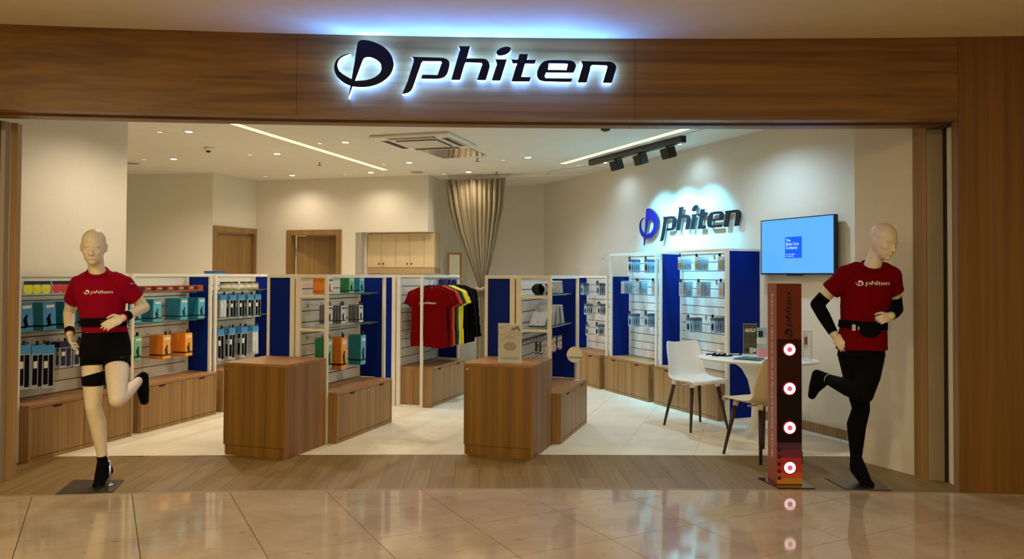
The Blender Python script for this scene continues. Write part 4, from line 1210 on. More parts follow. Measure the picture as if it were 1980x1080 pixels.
# wall sign
wp0, wp1 = Vector((RWX(11), 11)), Vector((RWX(7), 7)); wdv = (wp1 - wp0).normalized(); wnv = Vector((wdv.y, -wdv.x))
if wnv.x > 0: wnv = -wnv
q0, q1 = wp0 + wnv * .04, wp1 + wnv * .04
la, lb_ = onplane(1237, 425, q0, q1), onplane(1432, 415, q0, q1)
zt = onplane(1255, 403, q0, q1).z; zc_ = (onplane(1333, 428, q0, q1)).z
ws = thing('wall_sign', 'blue emblem and dark raised lettering on the white right wall', 'sign', ((la.x + lb_.x) / 2 , (la.y + lb_.y) / 2, zc_), atan2(wdv.y, wdv.x))
LWw = (lb_ - la).to_2d().length
for nm, lp in logo_parts(LWw):
    lp = [[(x, y * 1.12) for x, y in q] for q in lp]
    f = obj(nm, curve_mesh(nm, lp, .02, 'blue_face' if nm == 'emblem' else 'dark_face'), ws, (0, -.0, 0))
    h = newbm(); cxm = sum(p[0] for p in lp[0]) / len(lp[0]); cyq = [p for p in lp[0]][0]
    frustum(h, (cyq[0] * .5 + cxm * .5 if False else cyq[0], .010, cyq[1]), (cyq[0], .036, cyq[1]), .004, .004, 8); part('standoff', h, 'chrome', f)
sc = Vector(ws.location)
for k, q in enumerate(fr):
    tg = (sc + Vector((wdv.x, wdv.y, 0)) * (-.45 + .45 * k) + Vector((0, 0, -.32)))
    src = q + Vector((0, 0, -.09))
    light('track_beam', 'SPOT', src, TRK * (1.4 if k == 1 else .8), (.15, .66, 1.0), .04, tg, 84, 1.0)
# television
q0, q1 = wp0 + wnv * .09, wp1 + wnv * .09
t0, t1 = onplane(1471.5, 425, q0, q1), onplane(1613.5, 415, q0, q1)
ztop = (t0.z + t1.z) / 2; zbot = (onplane(1471.5, 530, q0, q1).z + onplane(1613.5, 531, q0, q1).z) / 2
tw = (t1 - t0).to_2d().length; th_ = ztop - zbot
tv = thing('television', 'wall-mounted flat television showing a light blue screen', 'television', (t0.x, t0.y, zbot), atan2(wdv.y, wdv.x))
bx('casing', 'black', tv, 0, tw, .001, .045, 0, th_, .003)
for x0, x1, z0, z1 in ((0, tw, 0, .014), (0, tw, th_ - .009, th_), (0, .009, .0141, th_ - .0091), (tw - .009, tw, .0141, th_ - .0091)): bx('bezel', 'black', tv, x0, x1, -.004, .0009, z0, z1)
scn = bx('screen', 'screen', tv, .0095, tw - .0095, -.001, .0008, .0145, th_ - .0095)
bx('screen_block', 'screen_logo', scn, tw * .355, tw * .585, -.0016, -.0011, th_ * .29, th_ * .665)
for tx, sz, z in (('The', .042, .605), ('Body Care', .042, .54), ('Company', .042, .475)):
    obj('writing', text_mesh(tx, sz, 'screen_text', .0003, align='LEFT'), scn, (tw * .366, -.002, th_ * z))
for z, s_ in ((.36, 'Start with wellness'), (.325, 'every single day')): obj('writing', text_mesh(s_, .017, 'screen_text', .0003, align='LEFT'), scn, (tw * .368, -.002, th_ * z))
bx('ir_window', 'black', tv, tw * .38, tw * .58, -.002, .02, -.012, -.0005)
bx('wall_bracket', 'steel', tv, tw * .35, tw * .65, .0455, .088, th_ * .3, th_ * .7)

# ================================================================== totem
M['t_side'] = mat('totem side print', lin(152, 76, 44), .45); M['t_1'] = mat('totem rust', lin(100, 34, 10), .45, spec=.25); M['t_2'] = mat('totem maroon', lin(44, 10, 4), .5, spec=.15); M['t_3'] = mat('totem dark', lin(24, 6, 6), .5, spec=.15)
M['t_4'] = mat('totem purple', lin(66, 12, 44), .3, coat=.4); M['t_5'] = mat('totem magenta', lin(104, 16, 52), .3, coat=.4); M['t_6'] = mat('totem red', lin(176, 24, 30), .3, coat=.4); M['t_7'] = mat('totem scarlet', lin(196, 30, 22), .3, coat=.4)
M['t_8'] = mat('totem orange', lin(204, 78, 26), .3, coat=.4); M['t_9'] = mat('totem amber', lin(196, 132, 24), .3, coat=.4); M['t_base'] = mat('totem base plate', lin(54, 24, 20), .15, coat=.6)
tp = at(1502, 938); wT = atd(1551, 938, tp.y).x - tp.x; HT = atd(1525, 547.5, tp.y).z
tt = thing('totem_display', 'tall rust and maroon totem with four glowing round buttons by the right mannequin', 'display totem', (tp.x, tp.y, 0), 0)
dT = .20
bl, bm_, br = at(1465, 925), at(1507, 945), at(1577, 945)
h = newbm(); prism(h, [(bl.x - tp.x, bl.y - tp.y), (bm_.x - tp.x, bm_.y - tp.y), (br.x - tp.x, br.y - tp.y), (br.x - tp.x - .02, bl.y - tp.y + .03)], 0, .008); part('base_plate', h, 't_base', tt)
bx('column', 't_side', tt, 0, wT, 0, dT, .0085, HT, .002)
def tz(py): return atd(1525, py, tp.y).z
bands = [(548.5, 655, 't_1'), (655, 750, 't_2'), (750, 855, 't_3'), (855, 868, 't_4'), (868, 884, 't_5'), (884, 896, 't_6'), (896, 911, 't_7'), (911, 924, 't_8'), (924, 937, 't_9')]
for a_, c_, m_ in bands: bx('colour_band', m_, tt, .0015, wT - .0015, -.0025, -.0004, tz(c_) if c_ < 937 else .012, tz(a_) - .0004)
for k, py in enumerate((675, 750.5, 826, 903)):
    z = tz(py); x = wT * .5; h = newbm(); frustum(h, (x, -.003, z), (x, -.011, z), .050, .047, 36); o_ = part('round_button', h, 'ringrim', tt)
    h = newbm(); frustum(h, (x, -.0111, z), (x, -.013, z), .041, .040, 36); part('light_ring', h, 'ring', o_)
    h = newbm(); frustum(h, (x, -.0131, z), (x, -.015, z), .019, .018, 24); part('centre_cap', h, 'ringmid', o_)
for py in (868, 882, 896, 910, 923):
    z = tz(py); h = newbm(); lathe(h, [(.012, 0), (.013, .006), (.009, .012), (.003, .013)], 18); o_ = part('side_knob', h, 'black', tt, True); o_.location = (.016, -.0026, z); o_.rotation_euler = (pi / 2, 0, 0)
lm = logo_mesh(.33, 'navy_face', .002)
o_ = obj('logo', lm, tt, (wT * .5, -.0036, tz(609))); o_.rotation_euler = (0, -pi / 2, 0)
_tm = text_mesh('Experience light care with the forward bending challenge', .05, 'print', .0008, spacing=1.1)
_lx = max(v.co.x for v in _tm.vertices) - min(v.co.x for v in _tm.vertices); _tm.transform(Matrix.Diagonal((1.19 / _lx, 1, 1, 1)))
o_ = obj('writing', _tm, tt, (-.0012, dT * .5, tz(728)))
o_.rotation_euler = (0, -pi / 2, -pi / 2) if False else (0, 0, 0)
o_.matrix_basis = Matrix.Translation((-.0012, dT * .45, tz(728))) @ Matrix.Rotation(-pi / 2, 4, 'Z') @ Matrix.Rotation(pi / 2, 4, 'Y')
bx('cable_clip', 'black', tt, wT + .0005, wT + .012, .02, .05, .15, .24)

# ================================================================== chairs and table
def chair_shell(m, seat_z=.45):
    b = newbm(); nu, nv = 25, 40; V = []
    prof = [(-.235, .455), (-.232, .468), (-.20, .472), (-.10, .458), (0, .448), (.09, .446), (.15, .455), (.19, .485), (.213, .53), (.228, .60), (.243, .68), (.258, .76), (.266, .815), (.268, .828)]
    wid = [.20, .215, .232, .240, .242, .240, .236, .232, .228, .222, .215, .205, .188, .165]
    for j in range(nv + 1):
        t = j / nv * (len(prof) - 1); i = min(int(t), len(prof) - 2); f = t - i
        y = prof[i][0] * (1 - f) + prof[i + 1][0] * f; z = prof[i][1] * (1 - f) + prof[i + 1][1] * f; w_ = wid[i] * (1 - f) + wid[i + 1] * f
        row = []
        for k in range(nu + 1):
            u = -1 + 2 * k / nu; e = abs(u) ** 3
            side_up = .05 * e * max(0, min(1, (t - 1.0) / 5)) * (1 - max(0, (t - 8) / 6) * .9)
            fwd = .075 * abs(u) ** 2.2 * max(0, min(1, (t - 5) / 3)) * (1 - .55 * max(0, (t - 9) / 4))
            row.append(b.verts.new((u * w_, y - fwd, z + side_up - .012 * e * (t < 1.2))))
        V.append(row)
    for j in range(nv):
        for k in range(nu): b.faces.new((V[j][k], V[j][k + 1], V[j + 1][k + 1], V[j + 1][k]))
    bmesh.ops.recalc_face_normals(b, faces=b.faces)
    bmesh.ops.solidify(b, geom=b.faces[:], thickness=.012)
    return mesh_of(b, 'seat_shell', m, True)


def chair(c, f, label, m):
    f = Vector(f).normalized(); rz = atan2(f.y, f.x) + pi / 2      # local -Y is the front
    t = thing('shell_chair', label, 'chair', (c[0], c[1], 0), rz, 'moulded chairs around the table')
    obj('seat_shell', chair_shell(m), t)
    for sx in (-1, 1):
        for sy in (-1, 1):
            h = newbm(); frustum(h, (sx * .225, sy * .215, 0), (sx * .155, sy * .145, .43), .0115, .021, 14); part('leg', h, 'walnut', t, True)
            h = newbm(); frustum(h, (sx * .157, sy * .147, .415), (sx * .15, sy * .14, .462), .022, .024, 14); part('leg_socket', h, m, t, True)
    h = newbm(); box(h, -.15, .15, -.012, .012, .424, .436, .002); box(h, -.012, .012, -.14, .14, .424, .436, .002); part('under_frame', h, m, t)
    return t
chair((1.835, 7.96), (.42, -.91), 'white moulded chair with dark legs, behind the table beside the cabinets', 'white')
chair((2.095, 6.68), (-.45, .89), 'cream moulded chair with dark legs, in front of the table beside the totem', 'cream')
tc_ = Vector((2.285, 7.43)); tr = radians(-29)
tb_ = thing('pedestal_table', 'white oval pedestal table with a flared tulip base', 'table', (tc_.x, tc_.y, 0), tr)
h = newbm(); lathe(h, [(.53, .715), (.545, .722), (.555, .732), (.55, .740), (.50, .741)], 72, sy=.74); part('tabletop', h, 'white', tb_, True)
h = newbm(); lathe(h, [(.29, 0), (.285, .012), (.22, .026), (.13, .05), (.075, .10), (.055, .18), (.05, .30), (.058, .42), (.085, .54), (.14, .64), (.22, .70), (.27, .714)], 48, sy=.92); part('pedestal', h, 'white', tb_, True)
# things on the table
TZ = .7415
def onT(px, py): return at(px, py, TZ)
g0, g1 = onT(1437, 686), onT(1465, 687)
t = thing('poster_stand', 'clear acrylic stand with a dark green golf poster on the table', 'sign', g0 + Vector((0, 0, .0005)), atan2(g1.y - g0.y, g1.x - g0.x) * 0 - radians(5))
Wg = (g1 - g0).length; Hg = atd(1450, 625, g0.y).z - TZ
bx('acrylic_back', 'acrylic', t, 0, Wg, .003, .006, .006, Hg); bx('foot', 'acrylic', t, -.003, Wg + .003, -.035, .035, 0, .006)
M['golfgreen'] = marble('golf photo', lin(40, 44, 30), lin(96, 98, 58), .5, 26)
po = bx('poster', 'golfgreen', t, .004, Wg - .004, -.001, .0025, .012, Hg - .008)
obj('writing', text_mesh('GOLF', Wg * .31, 'print', .0005, off=.002), po, (Wg * .5, -.002, Hg * .78))
bx('photo_patch', 'pk_grey2', po, Wg * .45, Wg * .7, -.0016, -.0011, Hg * .06, Hg * .24); bx('photo_patch', 'pk_white', po, Wg * .72, Wg * .9, -.0016, -.0011, Hg * .10, Hg * .22); bx('photo_patch', 'black', po, Wg * .1, Wg * .4, -.0016, -.0011, Hg * .12, Hg * .2)
d0 = onT(1476, 690)
t = thing('dispenser_box', 'clear box of pink cards with smaller boxes stacked above, beside the golf poster', 'box', d0 + Vector((0, .05, .0005)), 0)
sc_ = d0.y / FPX
bx('pink_box', P3('pk_pink', lin(230, 160, 170), rough=.4), t, -8 * sc_, 9 * sc_, -.03, .03, 0, 16 * sc_, .002); bx('clear_box', 'clear', t, -8 * sc_, 9 * sc_, -.03, .03, 16.2 * sc_, 24 * sc_, .002)
bx('white_box', 'pk_white', t, -8 * sc_, 6 * sc_, -.025, .025, 24.2 * sc_, 37 * sc_, .002)
bx('blue_card', 'pk_navy', t, -8 * sc_, 1 * sc_, -.027, -.0245, 38 * sc_, 50 * sc_, .001); bx('card_holder', 'clear2', t, -8 * sc_, 9 * sc_, -.024, .02, 37.2 * sc_, 56 * sc_, .002)
def flat(name, pts, m, lab, cat, hgt=.006):
    c = sum((onT(*p) for p in pts), Vector()) / len(pts)
    tb2 = thing(name, lab, cat, c + Vector((0, 0, .0005)), 0)
    h = newbm(); prism(h, [((onT(*p) - c).x, (onT(*p) - c).y) for p in pts], 0, hgt); part('board', h, m, tb2)
    return tb2
M['teal_board'] = mat('teal board', lin(20, 96, 84), .4)
g_ = flat('catalogue', [(1418, 694), (1440, 690), (1479, 693), (1470, 698)], 'teal_board', 'flat teal catalogue on the table near edge', 'catalogue', .008)
h = newbm(); box(h, -.10, .03, -.028, .015, .0085, .0105); part('page_print', h, 'pk_mint', g_)
for k, (a, c, r_) in enumerate((((1366, 686.5), (1382, 685), .006), ((1378, 688.5), (1402, 686), .007), ((1384, 689), (1414, 688.5), .006), ((1408, 686), (1432, 686.5), .004))):
    pa, pb = onT(*a), onT(*c); mdl = (pa + pb) / 2
    t = thing('black_strap', ['black strap nearest the table tip', 'black strap lying under the white ball', 'longest black strap in the middle of the table', 'thin dark strap before the golf poster'][k], 'strap', mdl + Vector((0, 0, .001)), 0)
    ev = pb - pa; pp_ = Vector((-ev.y, ev.x)).normalized() * .02
    h = newbm(); tube(h, [(-ev.x / 2, -ev.y / 2, r_), (-ev.x * .2 + pp_.x, -ev.y * .2 + pp_.y, r_), (ev.x * .2 - pp_.x, ev.y * .2 - pp_.y, r_), (ev.x / 2, ev.y / 2, r_)], r_, 8); part('band', h, 'fabric_black', t, True)
    h = newbm(); box(h, ev.x / 2 - .012, ev.x / 2 + .012, ev.y / 2 - .01, ev.y / 2 + .01, .001, .016, .002); part('buckle', h, 'black', t)
bl_ = onT(1391, 687); t = thing('white_ball', 'small white ball on the black straps on the table', 'ball', bl_ + Vector((0, .01, .0165)), 0)
h = newbm(); ball(h, (0, 0, .021), .021, 20, 14); part('ball', h, 'white', t, True); h = newbm(); lathe(h, [(.012, -.004), (.014, .002), (.008, .004)], 16); part('ring_rest', h, 'pk_gold', t)
a0, a1 = onT(1553, 697), onT(1576.5, 699)
t = thing('acrylic_display', 'clear acrylic board with a red square label, behind the totem on the table', 'display', a0 + Vector((0, 0, .0005)), 0)
Wd = a1.x - a0.x; Hd = atd(1564, 640, a0.y).z - TZ
bx('board', 'acrylic', t, 0, Wd, 0, .004, .005, Hd); bx('foot', 'acrylic', t, 0, Wd, -.03, .03, 0, .0048)
for x0, x1, z0, z1 in ((0, .003, .005, Hd), (Wd - .003, Wd, .005, Hd), (.0031, Wd - .0031, Hd - .003, Hd), (.0031, Wd - .0031, Hd * .5, Hd * .5 + .002)): bx('edge', 'steel', t, x0, x1, -.001, -.0002, z0, z1)
bx('red_label', P3('pk_redl', lin(170, 40, 50), rough=.4), t, Wd * .14, Wd * .5, -.003, -.0003, Hd * .55, Hd * .8)
bx('strap_bar', 'steel', t, Wd * .18, Wd * .22, -.0035, -.0031, Hd * .42, Hd * .92); bx('strap_bar', 'steel', t, Wd * .42, Wd * .46, -.0035, -.0031, Hd * .42, Hd * .92)

# ================================================================== curtain
cA_, cB_, cE_ = at(860, 346, 3.0), at(979, 343, 3.0), at(1131, 338, 3.0)
tk = thing('curtain_track', 'white ceiling curtain track crossing to the right wall', 'curtain track', (0, 0, 0))
dv = (cE_ - cA_).normalized(); nv_ = Vector((-dv.y, dv.x, 0))
h = newbm(); prism(h, [cA_ + nv_ * .012, cE_ + nv_ * .012, cE_ - nv_ * .012, cA_ - nv_ * .012], 3.0, 3.022); part('rail', h, 'frame', tk)
for q in (.03, .27, .5, .75, .98):
    p = cA_ + (cE_ - cA_) * q; h = newbm(); frustum(h, (p.x, p.y, 3.0225), (p.x, p.y, 3.0495), .008, .008, 10); part('ceiling_bracket', h, 'frame', tk)
p = cB_ + dv * .03; h = newbm(); box(h, p.x - .05, p.x + .05, p.y - .03, p.y + .03, 2.972, 2.9995, .004); part('end_stop', h, 'frame', tk)
ctn = thing('curtain', 'taupe full-height curtain tied back beside the shirt rack', 'curtain', (0, 0, 0))
b = newbm(); D0 = (cA_.y + cB_.y) / 2; nu, nv = 260, 70
Lk = [(347, 860, 978), (400, 868, 974), (450, 882, 964), (500, 903, 952), (535, 918, 943), (552, 924, 940), (560, 925, 940), (580, 922, 944), (640, 921, 949), (720, 920, 950), (760, 919, 951)]
rows = []
for j in range(nv + 1):
    py = 347 + (760 - 347) * j / nv
    for a_, c_ in zip(Lk, Lk[1:]):
        if a_[0] <= py <= c_[0] + 1e-6: f = (py - a_[0]) / (c_[0] - a_[0]); break
    xl = a_[1] * (1 - f) + c_[1] * f; xr = a_[2] * (1 - f) + c_[2] * f
    pl = atd(xl, py, D0); pr = atd(xr, py, D0); wR = (pr.x - pl.x); z = max(.02, pl.z)
    row = []
    amp = .036 * (wR / .9) ** .5 + .008
    for k in range(nu + 1):
        u = k / nu; ph = 10.5 * 2 * pi * u + 1.6 * sin(7 * u + .3) + .9 * sin(19 * u) + .5 * sin(z * 2 + u * 9)
        x = pl.x + wR * (u + .010 * sin(ph * 2)); y = D0 - dv.y * 0 + amp * (sin(ph) + .35 * sin(2.3 * ph + 1)) * (.7 + .3 * sin(u * 17)) + (x - pl.x) * (dv.y / dv.x)
        row.append(b.verts.new((x, y, z)))
    rows.append(row)
for j in range(nv):
    for k in range(nu): b.faces.new((rows[j][k], rows[j][k + 1], rows[j + 1][k + 1], rows[j + 1][k]))
part('drape', b, 'curtain', ctn, True)
ty = atd(932, 556, D0); h = newbm()
pts_ = [(ty.x + .085 * cos(t_), ty.y + .10 * sin(t_) - .01, ty.z + .02 * sin(t_ * 1)) for t_ in [2 * pi * k / 24 for k in range(25)]]
tube(h, pts_, .022, 8); part('tie_back', h, 'curtain', ctn, True)
h = newbm(); ball(h, (ty.x + .03, ty.y - .12, ty.z), (.03, .02, .02), 12, 8); tube(h, [(ty.x + .03, ty.y - .12, ty.z), (ty.x + .12, ty.y - .10, ty.z + .03)], .012, 8); part('tie_knot', h, 'curtain', ctn, True)

# ================================================================== mannequins
def remesh(bm, voxel, name, m, sm=4, disp=0.0):
    me = bpy.data.meshes.new(name); bmesh.ops.recalc_face_normals(bm, faces=bm.faces); bm.to_mesh(me); bm.free()
    o = bpy.data.objects.new(name, me); COL.objects.link(o)
    r = o.modifiers.new('r', 'REMESH'); r.mode = 'VOXEL'; r.voxel_size = voxel
    s = o.modifiers.new('s', 'SMOOTH'); s.iterations = sm; s.factor = .5
    if disp:
        tx = bpy.data.textures.new('folds', 'CLOUDS'); tx.noise_scale = .09
        d = o.modifiers.new('d', 'DISPLACE'); d.texture = tx; d.strength = disp; d.mid_level = .5; d.texture_coords = 'LOCAL'
    dg = bpy.context.evaluated_depsgraph_get(); me2 = bpy.data.meshes.new_from_object(o.evaluated_get(dg))
    bpy.data.objects.remove(o); bpy.data.meshes.remove(me)
    me2.materials.clear(); me2.materials.append(M[m]); me2.shade_smooth(); me2.name = name
    return me2


def limb(b, pts, rs, n=20):
    pts = [Vector(p) for p in pts]
    for p, r in zip(pts, rs): ball(b, p, r, n, 12)
    for i in range(len(pts) - 1): frustum(b, pts[i], pts[i + 1], rs[i], rs[i + 1], n)


def limbs(b, pts, rs, n=20, flat0=False, flat1=False):
    """like limb, but the first / last end stays a flat cut (cuffs and hems)"""
    pts = [Vector(p) for p in pts]
    for i, (p, r) in enumerate(zip(pts, rs)):
        if (i == 0 and flat0) or (i == len(pts) - 1 and flat1): continue
        ball(b, p, r, n, 12)
    for i in range(len(pts) - 1): frustum(b, pts[i], pts[i + 1], rs[i], rs[i + 1], n)


def loft(b, rings, n=40, p=2.0):
    R_ = []
    for (c, rx, ry, yaw, tilt) in rings:
        row = []
        for k in range(n):
            a = 2 * pi * k / n; ca, sa = cos(a), sin(a)
            e = 2 / p; x = rx * math.copysign(abs(ca) ** e, ca); y = ry * math.copysign(abs(sa) ** e, sa)
            z = y * tilt
            row.append(b.verts.new((c[0] + x * cos(yaw) - y * sin(yaw), c[1] + x * sin(yaw) + y * cos(yaw), c[2] + z)))
        R_.append(row)
    for a_, c_ in zip(R_, R_[1:]):
        for k in range(n): b.faces.new((a_[k], a_[(k + 1) % n], c_[(k + 1) % n], c_[k]))
    b.faces.new(list(reversed(R_[0]))); b.faces.new(R_[-1])


def head(b, c, yaw, pitch, s=1.0, roll=0):
    R = Matrix.Rotation(yaw, 3, 'Z') @ Matrix.Rotation(pitch, 3, 'X') @ Matrix.Rotation(roll, 3, 'Y')
    c = Vector(c)
    def B(p, r): ball(b, c + R @ (Vector(p) * s), tuple(v * s for v in r), 24, 16, R)
    B((0, .012, .035), (.075, .095, .083)); B((0, -.004, -.005), (.071, .086, .095))
    B((0, -.030, -.050), (.056, .060, .066)); B((0, -.066, -.092), (.024, .022, .019)); B((0, -.045, -.082), (.040, .040, .028))
    B((0, -.074, .018), (.052, .016, .013)); B((.034, -.058, -.026), (.022, .022, .020)); B((-.034, -.058, -.026), (.022, .022, .020))
    B((0, -.078, -.062), (.026, .016, .018)); B((0, -.087, -.058), (.018, .007, .0045)); B((0, -.086, -.068), (.015, .007, .005))
    B((0, -.099, -.036), (.013, .012, .010)); B((.010, -.092, -.038), (.008, .010, .007)); B((-.010, -.092, -.038), (.008, .010, .007))
    B((.028, -.073, .000), (.014, .009, .007)); B((-.028, -.073, .000), (.014, .009, .007))
    frustum(b, c + R @ Vector((0, -.080 * s, .012 * s)), c + R @ Vector((0, -.101 * s, -.034 * s)), .008 * s, .011 * s, 12)
    for sx in (-1, 1): B((sx * .073, .012, -.008), (.010, .020, .030)); B((sx * .075, .016, .004), (.010, .018, .016))
    return R


def hand(b, wrist, dirv, back, thumb_side, curl=.6, L=.185, spread=.12, thumb_out=.75):
    """palm + four fingers + thumb. dirv: wrist->fingers, back: out of the back of the hand, thumb_side: +1/-1 along (dirv x back)"""
    d = Vector(dirv).normalized(); n = Vector(back); n = (n - d * n.dot(d)).normalized(); s = d.cross(n) * thumb_side
    w = Vector(wrist); k = L / .185
    R = Matrix((s, d, n)).transposed()
    ball(b, w + d * .005 * k, (.026 * k, .03 * k, .020 * k), 16, 10, R)
    ball(b, w + d * .050 * k, (.039 * k, .052 * k, .0165 * k), 20, 12, R)
    ball(b, w + d * .075 * k, (.038 * k, .026 * k, .014 * k), 20, 12, R)
    ball(b, w + d * .032 * k + s * .024 * k - n * .006 * k, (.018 * k, .030 * k, .016 * k), 14, 10, R)
    lens = [.072, .082, .076, .060]; xs_ = [.029, .0095, -.010, -.028]
    for i in range(4):
        x = xs_[i] * k; base = w + d * (.088 - .004 * abs(i - 1)) * k + s * x
        ln = lens[i] * k; c = curl * (1 + .12 * i); a = spread * (1.2 - i * .8) * .5
        p = [base - d * .02 * k, base]; ang_ = c * .35; dd = d
        for seg, f in enumerate((.45, .31, .24)):
            dd = (d * cos(ang_) - n * sin(ang_)) + s * a * .5
            p.append(p[-1] + dd.normalized() * ln * f); ang_ += c * (.75 if seg == 0 else .6)
        limb(b, p, [.0095 * k, .0092 * k, .0085 * k, .0078 * k, .0066 * k], 12)
    tb0 = w + d * .022 * k + s * .024 * k - n * .006 * k
    t1 = tb0 + (d * .55 + s * thumb_out - n * .25).normalized() * .040 * k
    t2 = t1 + (d * .85 + s * thumb_out * .35 - n * .35).normalized() * .030 * k
    t3 = t2 + (d * .95 - s * .05 - n * .35).normalized() * .024 * k
    limb(b, [tb0, t1, t2, t3], [.014 * k, .0115 * k, .010 * k, .0085 * k], 12)


def project_print(name, me, tgt_me, origin, rot, push=.0025, reach=.25):
    """lay a flat print onto a cloth surface, by ray from in front of it"""
    from mathutils.bvhtree import BVHTree
    b = newbm(); b.from_mesh(tgt_me); bv = BVHTree.FromBMesh(b); b.free()
    q = newbm(); q.from_mesh(me); bmesh.ops.subdivide_edges(q, edges=[e for e in q.edges if e.calc_length() > .02], cuts=2)
    m4 = Matrix.Translation(origin) @ Matrix.Rotation(rot, 4, 'Z'); nrm = (m4.to_3x3() @ Vector((0, -1, 0)))
    for v in q.verts:
        w_ = m4 @ v.co; off = v.co.y
        hit = bv.ray_cast(w_ + nrm * reach, -nrm, reach * 2)
        v.co = (hit[0] + nrm * (push - off)) if hit[0] is not None else w_
    m2 = bpy.data.meshes.new(name); q.to_mesh(m2); q.free()
    for mt in me.materials: m2.materials.append(mt)
    return m2


def JP(D):
    def f(px, py, dy=0.0): return atd(px, py, D + dy)
    return f


# ---- left mannequin
D = 5.70; J = JP(D); px = D / FPX
mL = thing('mannequin', 'running mannequin in red tee, black shorts and black belt by the left entrance', 'mannequin', (0, 0, 0))
b = newbm()
RH = head(b, J(181, 477, -.05) , radians(19), radians(10), 1.06)
limb(b, [J(183, 492, -.0), J(186, 515, .02), J(190, 535, .03)], [.055, .053, .062])
tor = [(J(192, 538, .03), .10, .06), (J(193, 550, .03), .165, .085), (J(194, 572, .02), .160, .105), (J(196, 598, .02), .135, .100), (J(201, 624, .02), .125, .088), (J(204, 650, .02), .145, .100), (J(204, 676, .02), .158, .115), (J(203, 694, .02), .150, .105)]
loft(b, [(c, rx, ry, radians(18), 0) for c, rx, ry in tor])
shL, shR = J(152, 549, .03), J(240, 549, .03)
elL, wrL = J(133, 605, .16), J(135, 646, -.02)
elR, wrR = J(279, 594, .14), J(238, 614, -.10)
limb(b, [J(170, 545, .03), shL, (shL + elL) / 2, elL], [.050, .049, .044, .038]); limb(b, [elL, (elL * .6 + wrL * .4), wrL], [.038, .037, .025])
limb(b, [J(222, 545, .03), shR, (shR + elR) / 2, elR], [.050, .049, .044, .038]); limb(b, [elR, (elR * .6 + wrR * .4), wrR], [.038, .037, .025])
hand(b, wrL, J(138, 672, -.08) - wrL, (-.9, -.1, .1), 1, curl=.55, L=.165)
hand(b, wrR, J(197, 633, -.16) - wrR, (.1, -.9, .25), 1, curl=.35, L=.175)
hpL, knL, anL = J(182, 690, .02), J(180, 786, -.04), J(199, 888, .02)
limb(b, [hpL, (hpL + knL) / 2 + Vector((-.003, 0, .02)), knL], [.082, .071, .052]); limb(b, [knL, knL * .68 + anL * .32 + Vector((0, .02, 0)), anL], [.052, .056, .031])
hpR, knR, anR = J(226, 690, .02), J(227, 772, -.20), J(270, 734, .18)
limb(b, [hpR, (hpR + knR) / 2, knR], [.082, .073, .054]); limb(b, [knR, knR * .62 + anR * .38 + Vector((0, 0, -.005)), anR], [.054, .050, .031])
# feet
heelL, ballL, toeL = J(210, 910, .05), J(191, 934, -.03), J(184, 943, -.09)
limb(b, [anL, heelL], [.031, .027]); limb(b, [anL, (anL + ballL) / 2, ballL, toeL], [.031, .031, .031, .019]); limb(b, [heelL, ballL], [.022, .030])
heelR, ballR, toeR = J(277, 728, .20), J(277, 758, .16), J(279, 774, .13)
limb(b, [anR, heelR], [.033, .031]); limb(b, [heelR, ballR, toeR], [.032, .036, .026]); limb(b, [anR, ballR], [.033, .033])
obj('body', remesh(b, .0042, 'body', 'mannequin', 3), mL)
# tee
b = newbm()
teeL = [(J(188, 524, .022), .072, .068, radians(16), .55), (J(190, 529, .03), .108, .078, radians(16), .34), (J(192, 537, .03), .150, .085, radians(18), .1), (J(193, 549, .03), .178, .100, radians(18), 0), (J(195, 572, .02), .172, .118, radians(18), 0),
        (J(197, 598, .02), .152, .112, radians(18), 0), (J(201, 624, .02), .143, .101, radians(18), 0), (J(204, 641, .02), .152, .108, radians(18), 0)]
loft(b, teeL)
def sleeve(b, a, c, r0, r1, extra=None):
    a = Vector(a); c = Vector(c); limbs(b, [a, (a + c) / 2, c], [r0, (r0 + r1) / 2, r1], 24, False, True)
sleeve(b, J(156, 549, .03), shL + (elL - shL) * .56, .064, .066); sleeve(b, J(236, 549, .03), shR + (elR - shR) * .62, .065, .068); limb(b, [shL, shL + (elL - shL) * .3], [.063, .060]); limb(b, [shR, shR + (elR - shR) * .3], [.063, .060])
limb(b, [J(168, 540, .03), J(154, 548, .03)], [.058, .056]); limb(b, [J(222, 540, .03), J(238, 547, .03)], [.058, .058])
teem = remesh(b, .0055, 't_shirt', 'red', 5, .010)
ts = obj('t_shirt', teem, mL)
lgm = logo_mesh(.185, 'print', .0012)
pm = project_print('chest_print', lgm, teem, J(187, 565, -.12), radians(17), .003); obj('chest_print', pm, ts)
b = newbm(); loft(b, [(J(188.5, 523, .020), .073, .068, radians(16), .55), (J(188.5, 525.5, .020), .077, .071, radians(16), .55)]); part('collar', b, 'red', ts, True)
pm = project_print('sleeve_print', logo_mesh(.05, 'print', .001), teem, J(260, 548, -.02), radians(30), .003); obj('sleeve_print', pm, ts)
# shorts
b = newbm()
loft(b, [(J(204, 641, .02), .148, .106, radians(18), 0), (J(204, 660, .02), .162, .118, radians(18), 0), (J(204, 684, .02), .170, .122, radians(18), 0), (J(204, 694, .02), .160, .112, radians(18), 0)])
limbs(b, [hpL + Vector((0, 0, .02)), hpL + (knL - hpL) * .17], [.088, .090], 24, False, True); limbs(b, [hpR + Vector((0, 0, .02)), hpR + (knR - hpR) * .22], [.088, .092], 24, False, True)
shm = remesh(b, .0055, 'shorts', 'fabric_black', 4, .006); so = obj('shorts', shm, mL)
pm = project_print('leg_print', logo_mesh(.035, 'pk_grey', .001), shm, J(236, 690, -.15), 0, .003); obj('leg_print', pm, so)
